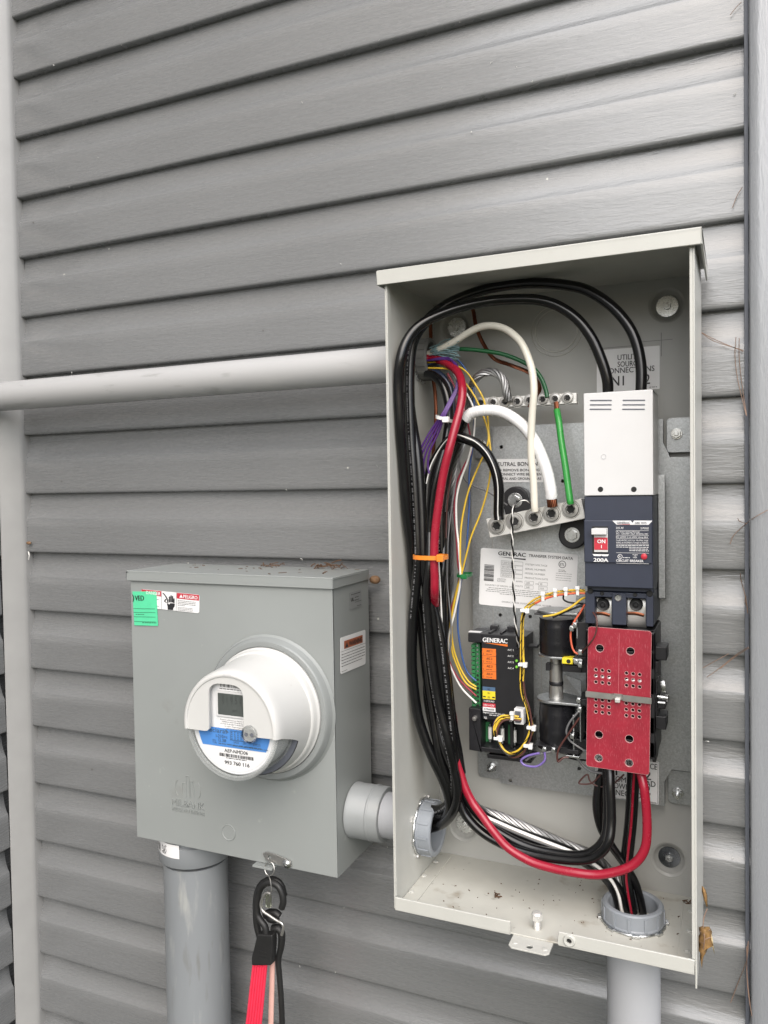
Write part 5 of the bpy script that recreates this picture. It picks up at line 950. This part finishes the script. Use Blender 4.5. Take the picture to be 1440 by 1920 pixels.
q = MB(); q.lathe([(.0665, .048), (.0672, .0505), (.0755, .0505)], A, 48, a1, a0+2*math.pi); q.build('inner_ring', CHAN, me_)
fz = .0873
def mpnt(fx, fz_, z=0.): return A @ Vector((fx*RF, fz_*RF, fz+z))
class MF: pass
mfr = Frame(A @ Vector((-RF, RF, fz)), Vector((1, 0, 0)), Vector((0, 0, 1)), 2*RF, 2*RF)
def UV(fx, fz_): return (fx+1)/2, (1-fz_)/2
q = MB(); rl = .84; top, bot = -.075, -.415
pts = [(rl*math.sqrt(max(0, 1-(v/rl)**2))*s_*.93, v) for s_, vv in ((1, [top-(top-bot)*i/8 for i in range(9)]), (-1, [bot+(top-bot)*i/8 for i in range(9)])) for v in vv]
q.add([mpnt(a, c, .0002) for a, c in pts], [tuple(range(len(pts)))[::-1]]); bb = q.build('blue_band', BINK, fp_)
pts = [(.84*math.cos(g), .84*math.sin(g)) for g in [math.pi+math.asin(.43/.84)+(math.pi-2*math.asin(.43/.84))*i/30 for i in range(31)]]
q = MB(); q.add([mpnt(a, c, .0002) for a, c in pts], [tuple(range(len(pts)))]); q.build('lower_label', PAPER, fp_)
q = MB(); pts = [(-.31, .13), (.36, .13), (.36, -.075), (-.31, -.075)]; q.add([mpnt(a, c, .0003) for a, c in pts], [(3, 2, 1, 0)]); pts = [(-.33, .75), (.31, .75), (.31, .615), (-.33, .615)]; q.add([mpnt(a, c, .0003) for a, c in pts], [(3, 2, 1, 0)]); q.build('paper_label', PAPER, fp_)
q = MB(); q.prism(rrect(-.345*RF, .145*RF, .345*RF, .615*RF, .003), A @ Matrix.Translation((0, 0, fz)), .0001, .0025); dz = q.build('display_frame', WPL, fp_, bevel=.0005)
q = MB(); q.prism(rrect(-.30*RF, .185*RF, .33*RF, .575*RF, .0008), A @ Matrix.Translation((0, 0, fz)), .0025, .0028); dsp = q.build('display', LCD, dz)
q = MB(); u, v = UV(-.22, .40); q.text('0 1 9 5 6', mfr, u, v, .07, .22, .0, z=.0030); u, v = UV(.02, .25); q.text('kWh', mfr, u, v, .025, .05, 0, z=.0030)
q.build('faint_digits', mat('faint_digit', (.055, .06, .058), .3), dz)
q = MB()
u0_, v0_ = UV(-.26, .735); u1_, v1_ = UV(.30, .68); q.bars(mfr, u0_, v0_, u1_, v1_, 5, True, 26, .0006); u, v = UV(-.28, .625); q.greek(mfr, u, v-.018, u+.26, .012, 2, .0006)
for i, t_ in enumerate(('Property of American Electric Power', 'TAMPERING WITH THE METER IS A CRIME', 'VIOLATORS WILL BE SUBJECT TO PROSECUTION', 'to report illegal tampering call', 'www.AmericanPower.com')):
    u, v = UV(-.28+(.03*i if i != 2 else 0), .075-i*.038); q.text(t_, mfr, u, v, .011, .30-.02*i, .0, z=.0006)
q.build('notice_lettering', INK, fp_); q = MB()
u, v = UV(-.36, -.515); 
for t_, fx, fzz, h_, w_, bo_ in (('AEP-NMD06', -.20, -.505, .032, .25, .01), ('993 760 116', -.20, -.725, .034, .265, .025)):
    u, v = UV(fx, fzz); q.text(t_, mfr, u, v, h_, w_, bo_, z=.0006)
u0_, v0_ = UV(-.32, -.530); u1_, v1_ = UV(.42, -.59); q.bars(mfr, u0_, v0_, u1_, v1_, 8, True, 40, .0006); u, v = UV(-.17, -.598); q.greek(mfr, u, v, u+.22, .012, 4, .0006)
q.build('serial_lettering', INK, fp_)
q = MB()
for t_, fx, fzz, h_, w_, bo_ in (('aclara', -.52, -.165, .042, .17, .005), ('I-210+c', -.38, -.255, .030, .125, .012), ('CL 200', -.33, -.325, .027, .085, .01), ('240V', .0, -.325, .024, .06, 0), ('3W', .20, -.325, .024, .03, 0), ('FM2S', .42, -.325, .024, .075, 0), ('60Hz', -.46, -.33, .018, .04, 0), ('TYPE', -.46, -.375, .018, .045, 0)):
    u, v = UV(fx, fzz); q.text(t_, mfr, u, v, h_, w_, bo_, z=.0006)
u, v = UV(-.33, -.345); q.greek(mfr, u, v, u+.46, .016, 5, .0006); u, v = UV(-.02, -.36); q.greek(mfr, u, v, u+.38, .012, 7, .0006)
u0_, v0_ = UV(-.07, -.10); u1_, v1_ = UV(.28, -.275); q.frame_rect(mfr, u0_, v0_, u1_, v1_, .004, .0006)
for i in range(5):
    for j in range(4): u, v = UV(-.035+i*.066, -.13-j*.038); q.rect(mfr, u-.006, v-.006, u+.006, v+.006, .0006)
for s_ in range(3): u, v = UV(-.155+.03*(s_ % 2), -.115-.02*s_); A2 = mfr.M @ Matrix.Translation((u*mfr.w, -v*mfr.h, .0006)); q.lathe([(0, 0), (.0016-.0003*s_, 0)], A2, 12)
q.build('blue_band_lettering', SLATE, bb)
q = MB(); pp = (.44*RF, -.075*RF); A2 = A @ Matrix.Translation((pp[0], pp[1], .0973)); q.lathe([(.0118, -.006), (.0114, .0020), (.0102, .0030), (.0092, .0022), (.0086, .0016), (0, .0016)], A2, 36); op_ = q.build('optical_port', CLEARF, me_)
q = MB(); q.lathe([(0, .0001), (.0095, .0001)], A2, 30); q.build('port_disc', MCAP, op_)
q = MB()
for s_ in (-1, 1): q.lathe([(0, .0020), (.0026, .0020)], A2 @ Matrix.Translation((s_*.0043, 0, 0)), 18)
q.build('port_lenses', CHAN, op_)
q = MB(); q.box(-.0065, .0065, .0655, .0690, .0965, .0992, A); q.build('moulded_mark', WPL, me_, bevel=.0008)

# ------------------------------------------------------------------ conduits outside the boxes
hcy, hcz = -.0740, .1640
hc = thing('horizontal_conduit', (-.79, hcy, hcz-.024), 'pale grey horizontal conduit crossing the corner post into the enclosure', 'conduit')
q = MB(); q.tube([(-1.205, hcy, hcz), (-.8, hcy, hcz), (AX0-.004, hcy, hcz)], .0243, n=40, sub=1); q.build('pipe', PVCL, hc)
q = MB(); q.lathe([(.0243, -.006), (.0330, -.006), (.0330, -.0005), (.0243, -.0005)], axis((AX0, hcy, hcz), (1, 0, 0)), 40); q.build('lock_ring', ZINC, hc)
cx = (at(315, 1750, -.072).x+at(431, 1750, -.072).x)/2; rr_ = .0482; ccy = -.074
vc = thing('riser_conduit', (cx, ccy, GZ), 'fat grey vertical conduit with drip stains rising into the bottom of the meter box', 'conduit')
q = MB(); q.tube([(cx, ccy, GZ+.001), (cx, ccy, -.9), (cx, ccy, MZ0-.045)], rr_, n=64, sub=1); q.build('pipe', PVC, vc)
q = MB(); zb2_ = at(365, 1637, -.12).z+.004; q.lathe([(rr_, zb2_+.0005), (rr_+.0050, zb2_), (rr_+.0058, zb2_+.0012), (rr_+.0058, MZ0-.010), (rr_+.002, MZ0-.008), (rr_+.002, MZ0-.0005), (0, MZ0-.0005)], axis((cx, ccy, 0), (0, 0, 1)), 64); cpz = q.build('coupling', PVC, vc)
q = MB()    # barcode tag wrapped on the coupling
def wrap(a0, a1, z0, z1, r_, n=14):
    for i in range(n):
        g0, g1 = a0+(a1-a0)*i/n, a0+(a1-a0)*(i+1)/n
        q.quad((cx+r_*math.cos(g0), ccy+r_*math.sin(g0), z0), (cx+r_*math.cos(g1), ccy+r_*math.sin(g1), z0), (cx+r_*math.cos(g1), ccy+r_*math.sin(g1), z1), (cx+r_*math.cos(g0), ccy+r_*math.sin(g0), z1))
ga, gb = -2.36, -1.36; s0_, s1_ = zb2_+.016, zb2_+.036
wrap(ga, gb, s0_, s1_, rr_+.0062); st_ = q.build('barcode_sticker', PAPER, cpz); q = MB(); R_ = random.Random(4)
for k in range(11): g = ga+.06+.02*k; wrap(g, g+R_.choice((.006, .010, .013)), s0_+.003, s1_-.006, rr_+.0064, 1)
for k in range(9):
    for j in range(7):
        if R_.random() < .55: g = ga+.36+.024*k; wrap(g, g+.018, s0_+.003+.0019*j, s0_+.0046+.0019*j, rr_+.0064, 1)
q.build('barcode', INK, st_)
npy, npz = -.076, (at(690, 1475, -.072).z+at(690, 1563, -.072).z)/2
nc = thing('box_connector', (MX1+.03, npy, npz-.036), 'short grey conduit stub joining the meter box to the enclosure', 'conduit')
q = MB(); A = axis((MX1, npy, npz), (1, 0, 0)); q.lathe([(.0, .0005), (.0375, .0005), (.0375, .004), (.0368, .006), (.0368, .046), (.0355, .0485), (.0300, .0488)], A, 56); q.build('coupling', PVCH, nc)
q = MB(); q.lathe([(.0371, .030), (.0378, .031), (.0378, .033), (.0371, .034)], A, 56); q.build('coupling_ridge', PVCH, nc)
q = MB(); q.cyl((MX1+.045, npy, npz), (AX0-.001, npy, npz), .0302, n=56); q.build('pipe', PVCW, nc)
wp = at(1188, 1850, -.085); wcy = BRC[1]; wcx = (at(1140, 1860, wcy).x+at(1237, 1860, wcy).x)/2
wc = thing('lower_conduit', (wcx, wcy, GZ), 'light grey vertical conduit leaving the bottom of the enclosure', 'conduit')
q = MB(); q.tube([(wcx, wcy, GZ+.001), (wcx, wcy, -.9), (wcx, wcy, AZB-.003)], .0302, n=56, sub=1); q.build('pipe', PVCW, wc)
q = MB(); q.lathe([(.0302, -.0140), (.0345, -.0140), (.0350, -.012), (.0350, -.002)], axis((wcx, wcy, AZB), (0, 0, 1)), 48); q.build('hub', PVCW, wc)

# ------------------------------------------------------------------ cords hanging from the latch
HY = -.146
def hpth(pts, y=HY): return [at(p[0], p[1], p[2] if len(p) > 2 else y) for p in pts]
bc = thing('bungee_cord', at(487, 1920, HY), 'bright red flat elastic cord with a black hook hanging from the meter box latch', 'bungee cord')
q = MB(); q.tube(hpth([(500, 1757), (497, 1738), (488, 1725), (482, 1712), (482, 1690), (487, 1668), (497, 1657), (510, 1655), (522, 1662), (529, 1676), (531, 1692), (528, 1703)]), .0046, n=12); q.build('hook', RUB, bc)
q = MB(); o_ = [(482, 1752), (510, 1754), (511, 1772), (508, 1811), (471, 1811), (471, 1797), (477, 1772)]; pw = hpth(o_, HY-.006)
hz = [p.z for p in pw]; HM = Matrix(((1, 0, 0, 0), (0, 0, -1, HY-.006), (0, 1, 0, 0), (0, 0, 0, 1))); q.prism([(p.x, p.z) for p in pw][::-1], HM, -.013, 0); hd = q.build('handle', RUB, bc, bevel=.002, seg=3)
q = MB()
for py in (1783, 1790): a, c = at(485, py, HY-.006), at(500, py+1, HY-.006); q.prism(rrect(a.x, a.z-.0012, c.x, a.z+.0010, .001), HM, .0001, .0004)
q.build('grip_slots', DARKV, hd)
q = MB()
for k in range(6):
    u = k/5; q.tube(hpth([(476+u*23, 1808), (471+u*24, 1850), (463+u*25, 1920), (452+u*26, 1990), (440+u*27, 2080)], HY+.001), .0021, n=8)
q.build('elastic_strap', STRAPR, bc)
rs = thing('rubber_strap', at(527, 1920, HY+.012), 'black rubber strap hanging behind the red cord below the latch', 'rubber strap')
q = MB(); y_ = HY+.012; q.tube(hpth([(512, 1742), (522, 1741), (528, 1752), (527, 1775), (522, 1800), (524, 1830), (527, 1870), (529, 1920), (530, 1990), (529, 2080)], y_), lambda t: .0062-.0022*min(1, t*2), n=12); q.build('strap', RUB, rs)
q = MB(); q.tube(hpth([(487, 1757), (481, 1730), (480, 1690), (486, 1664), (500, 1651), (515, 1650), (527, 1660), (533, 1680)], HY+.016), .0046, n=12); q.build('hook', RUB, rs)
q = MB(); q.tube(hpth([(497, 1716), (505, 1712), (516, 1712), (524, 1718)], HY+.012), .0055, n=12); q.ball(at(511, 1722, HY+.012), .009, (1.2, .8, .7), 14); q.build('knot', RUB, rs)
pk = thing('pink_cord', at(510, 1920, HY+.010), 'pale pink flat cord with a bent wire hook hanging between red and black straps', 'cord')
q = MB(); q.tube(hpth([(508, 1676), (500, 1674), (493, 1682), (489, 1696), (493, 1708), (504, 1716), (519, 1726), (529, 1732), (531, 1741), (528, 1753)], HY-.003), .0021, n=10); q.build('wire_hook', STEEL, pk)
q = MB(); q.tube(hpth([(511, 1790), (510, 1840), (508, 1920), (507, 1990), (506, 2080)], HY+.012), .0042, n=10, flat=.5); q.build('cord', PINK, pk)
q = MB(); q.tube(hpth([(494, 1845), (489, 1880), (484, 1920), (480, 1990), (476, 2080)], HY+.014), .0030, n=8); tag(q.build('ivory_cord', IVO, ang=60), 'thin ivory cord showing between the red and pink cords', 'cord')
kr = thing('meter_seal', at(506, 1700, HY), 'wire ring and clear plastic seal dangling from the latch hole', 'meter seal')
q = MB(); cc = at(505.5, 1629, MYF-.008); q.tube([cc+Vector((.0075*math.cos(g), .002*math.sin(g), .0085*math.sin(g))) for g in [2*math.pi*i/20 for i in range(21)]], .0007, n=6, sub=2); q.build('ring', STEEL, kr)
q = MB(); q.tube(hpth([(503, 1639, -.142), (507, 1652, -.150), (509, 1668, -.152), (507, 1678, -.150), (504, 1690, HY)]), .0008, n=6); q.build('wire', STEEL, kr)
q = MB(); a, c = at(499, 1675, HY+.003), at(509, 1702, HY+.003); q.box(a.x, c.x, HY, HY+.005, c.z, a.z); q.build('tag', glass_mat('cloudy_yellow_plastic', (.75, .78, .62), .25), kr, bevel=.0015)

# ------------------------------------------------------------------ leaves, needles, nests and litter
def leafmesh(name, label, pts_l, pts_r, y, curl, m=LEAF):
    q = MB(); n_ = len(pts_l); L_ = []; 
    for i, (a, c) in enumerate(zip(pts_l, pts_r)):
        A_, C_ = at(*a, y), at(*c, y); 
        for j in range(5): t = j/4; p = A_.lerp(C_, t); p.y += curl*(1-(2*t-1)**2)+.0015*math.sin(i*1.9+j); L_.append(p)
    k = len(L_); fs = [(i*5+j, i*5+j+1, (i+1)*5+j+1, (i+1)*5+j) for i in range(n_-1) for j in range(4)]
    q.add(L_, fs); o_ = q.build(name, m, ang=70); s_ = o_.modifiers.new('thick', 'SOLIDIFY'); s_.thickness = .0004; return tag(o_, label, 'leaf')
LY = -.145
lf_ = leafmesh('dry_leaf', 'curled golden brown leaf stuck to the right side near the enclosure bottom', [(1317, 1736), (1310, 1740), (1312, 1750), (1307, 1760), (1310, 1770), (1308, 1779), (1313, 1786), (1312, 1795), (1316, 1808)], [(1319, 1736), (1330, 1737), (1335, 1748), (1334, 1762), (1338, 1772), (1327, 1777), (1325, 1785), (1319, 1793), (1317, 1809)], LY, -.006)
q = MB(); q.tube([at(1319, 1737, LY-.003), at(1321, 1758, LY-.007), at(1319, 1780, LY-.006), at(1316, 1806, LY-.001)], .0006, n=5)
for a, c in (((1320, 1750), (1331, 1743)), ((1321, 1762), (1333, 1757)), ((1320, 1754), (1312, 1746)), ((1320, 1770), (1311, 1764))): q.tube([at(*a, LY-.0065), at(*c, LY-.002)], .0004, n=4, sub=1)
q.build('leaf_veins', NEED, lf_)
q = MB(); q.tube([at(1318, 1740, LY), at(1320, 1720, LY+.01), at(1326, 1704, LY+.03)], .0006, n=5); q.build('stalk', NEED, lf_)
q = MB(); q.add([at(1332, 1745, LY), at(1336, 1760, LY), at(1340, 1790, LY+.004), at(1334, 1770, LY)], [(0, 1, 2, 3)]); o_ = q.build('curled_edge', mat('pale_leaf_edge', (.62, .50, .28), .6), lf_); s_ = o_.modifiers.new('thick', 'SOLIDIFY'); s_.thickness = .0005
leafmesh('dry_leaf', 'small folded dry leaf caught behind the right edge of the enclosure', [(1316, 1661), (1316, 1672), (1319, 1684), (1324, 1698)], [(1318, 1661), (1323, 1668), (1326, 1680), (1327, 1700)], -.06, -.003)
ndl = [('pair of pine needles stuck across the siding near the enclosure top right', [[(1313, 622), (1335, 634), (1360, 645), (1394, 659)], [(1315, 624), (1340, 640), (1394, 657)]]),
 ('bent pine needle pair hanging from the right trim channel', [[(1380, 632), (1378, 665), (1383, 710), (1399, 778)], [(1386, 634), (1386, 670), (1391, 720), (1400, 780)]]),
 ('fan of pine needles poking from the channel beside the red cover height', [[(1403, 1213), (1380, 1228), (1345, 1256), (1325, 1270)], [(1404, 1215), (1378, 1232), (1350, 1254)], [(1366, 1226), (1340, 1240), (1315, 1254)]]),
 ('long pine needles drooping at the bottom of the right trim board', [[(1403, 1765), (1400, 1800), (1385, 1840), (1370, 1880)], [(1402, 1770), (1400, 1820), (1404, 1870), (1410, 1905)], [(1400, 1775), (1401, 1830), (1407, 1890)]]),
 ('single pine needle leaning on the siding in the upper right corner', [[(1390, 4), (1380, 14), (1369, 28)]]),
 ('reddish pine needle by the channel level with the enclosure hood', [[(1392, 351), (1382, 367), (1373, 390)]]),
 ('fine twig lying over the trim board beside the breaker height', [[(1440, 956), (1415, 970), (1395, 985), (1375, 1005), (1369, 1020)], [(1400, 982), (1388, 978), (1383, 972)]]),
 ('dark little twig standing in the right channel above the needles', [[(1402, 1150), (1398, 1120), (1390, 1090), (1388, 1075)], [(1402, 1140), (1397, 1128), (1399, 1118)]])]
for k, (lb, ls) in enumerate(ndl):
    q = MB()
    for l_ in ls: q.tube([at(p[0], p[1], -.0045 if p[0] < 1396 else -.027) for p in l_], .00045, n=5)
    tag(q.build('twig' if 'twig' in lb else 'pine_needles', DEBR if 'dark' in lb else NEED, ang=60), lb, 'twig' if 'twig' in lb else 'pine needles')
q = MB(); p = at(703, 1087, -.012); q.ball(p, .0072, (1.2, .8, .85), 14); tag(q.build('mud_nest', TAN), 'small tan mud nest on the siding behind the meter box lid', 'insect nest')
q = MB(); p = at(54, 1018, -.006); q.ball(p, .0038, (1.5, .8, .8), 12); tag(q.build('cocoon', TAN), 'small orange brown cocoon beside the corner post', 'cocoon')
q = MB(); p = at(53.5, 1041, -.004); q.tube([p+Vector((0, 0, .006)), p+Vector((.004, -.002, 0)), p+Vector((0, 0, -.008))], .0012, n=6); tag(q.build('siding_clip', WTHIN), 'tiny white clip poking out below the brown cocoon', 'clip')
R_ = random.Random(11)
heaps = [(508, 'dry litter heap on the meter box lid nearer the middle', 9, .016), (617, 'dry litter heap on the meter box lid near its right end', 26, .024)]
for px, lb, n_, sp in heaps:
    q = MB(); c = at(px, 1066, MYB-.012)
    for i in range(n_):
        a = Vector((c.x+R_.uniform(-sp, sp), MYB-.012+R_.uniform(-.008, .008), MZ1+.003+abs(R_.gauss(0, .0025)))); d_ = Vector((R_.uniform(-1, 1), R_.uniform(-.5, .5), R_.uniform(-.3, .5)))*R_.uniform(.004, .011)
        q.tube([a-d_, a+Vector((0, 0, .001)), a+d_], R_.uniform(.0004, .0011), n=5, sub=2)
    tag(q.build('leaf_litter', DEBR, ang=70), lb, 'litter', kind='stuff')
q = MB()
for i in range(26):
    x = R_.uniform(MX0+.03, MX1-.01); y = R_.uniform(MYF+.01, MYB-.004); d_ = Vector((R_.uniform(-1, 1), R_.uniform(-1, 1), 0))*R_.uniform(.001, .005); a = Vector((x, y, MZ1+.0021)); q.tube([a-d_, a+d_], R_.uniform(.0002, .0006), n=4, sub=1)
tag(q.build('litter_specks', DEBR), 'scattered dark crumbs over the meter box lid', 'litter', kind='stuff')
q = MB()
for i in range(70):
    x = AX0+.02+(AX1-AX0-.03)*R_.random(); y = AYF+.01+(AYB-AYF-.02)*R_.random()**1.2; d_ = Vector((R_.uniform(-1, 1), R_.uniform(-1, 1), 0))*R_.uniform(.0003, .0014); a = Vector((x, y, AZB+.0006)); q.tube([a-d_, a+Vector((0, 0, .0004)), a+d_], R_.uniform(.0002, .0006), n=4, sub=1)
for (px, py) in ((934, 1680), (1290, 1693)):
    c = atz(px, py, AZB+.001)
    for i in range(7): d_ = Vector((R_.uniform(-1, 1), R_.uniform(-1, 1), R_.uniform(0, .3)))*.004; a = c+Vector((R_.uniform(-.004, .004), R_.uniform(-.004, .004), .0008)); q.tube([a-d_, a+d_], .0007, n=5, sub=1)
tag(q.build('litter_specks', DEBR), 'crumbs and dark specks over the enclosure floor', 'litter', kind='stuff')
q = MB()    # cobweb tufts and bits stuck along the laps
for i in range(70):
    px = R_.uniform(40, 1390); k = R_.randint(-9, 8); x = at(px, 900, 0).x; z = Z0+k*PI_+R_.choice((R_.uniform(-.002, .004), R_.uniform(.0, .1)))
    a = Vector((x, -.0006-.004*(0 if z > 0 else 0), z)); 
    for j in range(R_.randint(1, 3)): d_ = Vector((R_.uniform(-1, 1), R_.uniform(-.3, .0), R_.uniform(-1, 1)))*R_.uniform(.0008, .0032); q.tube([a, a+d_], R_.uniform(.0002, .0005), n=4, sub=1)
tag(q.build('cobweb_tufts', WEB), 'pale cobweb tufts and fluff scattered along the siding laps', 'cobweb', kind='stuff')
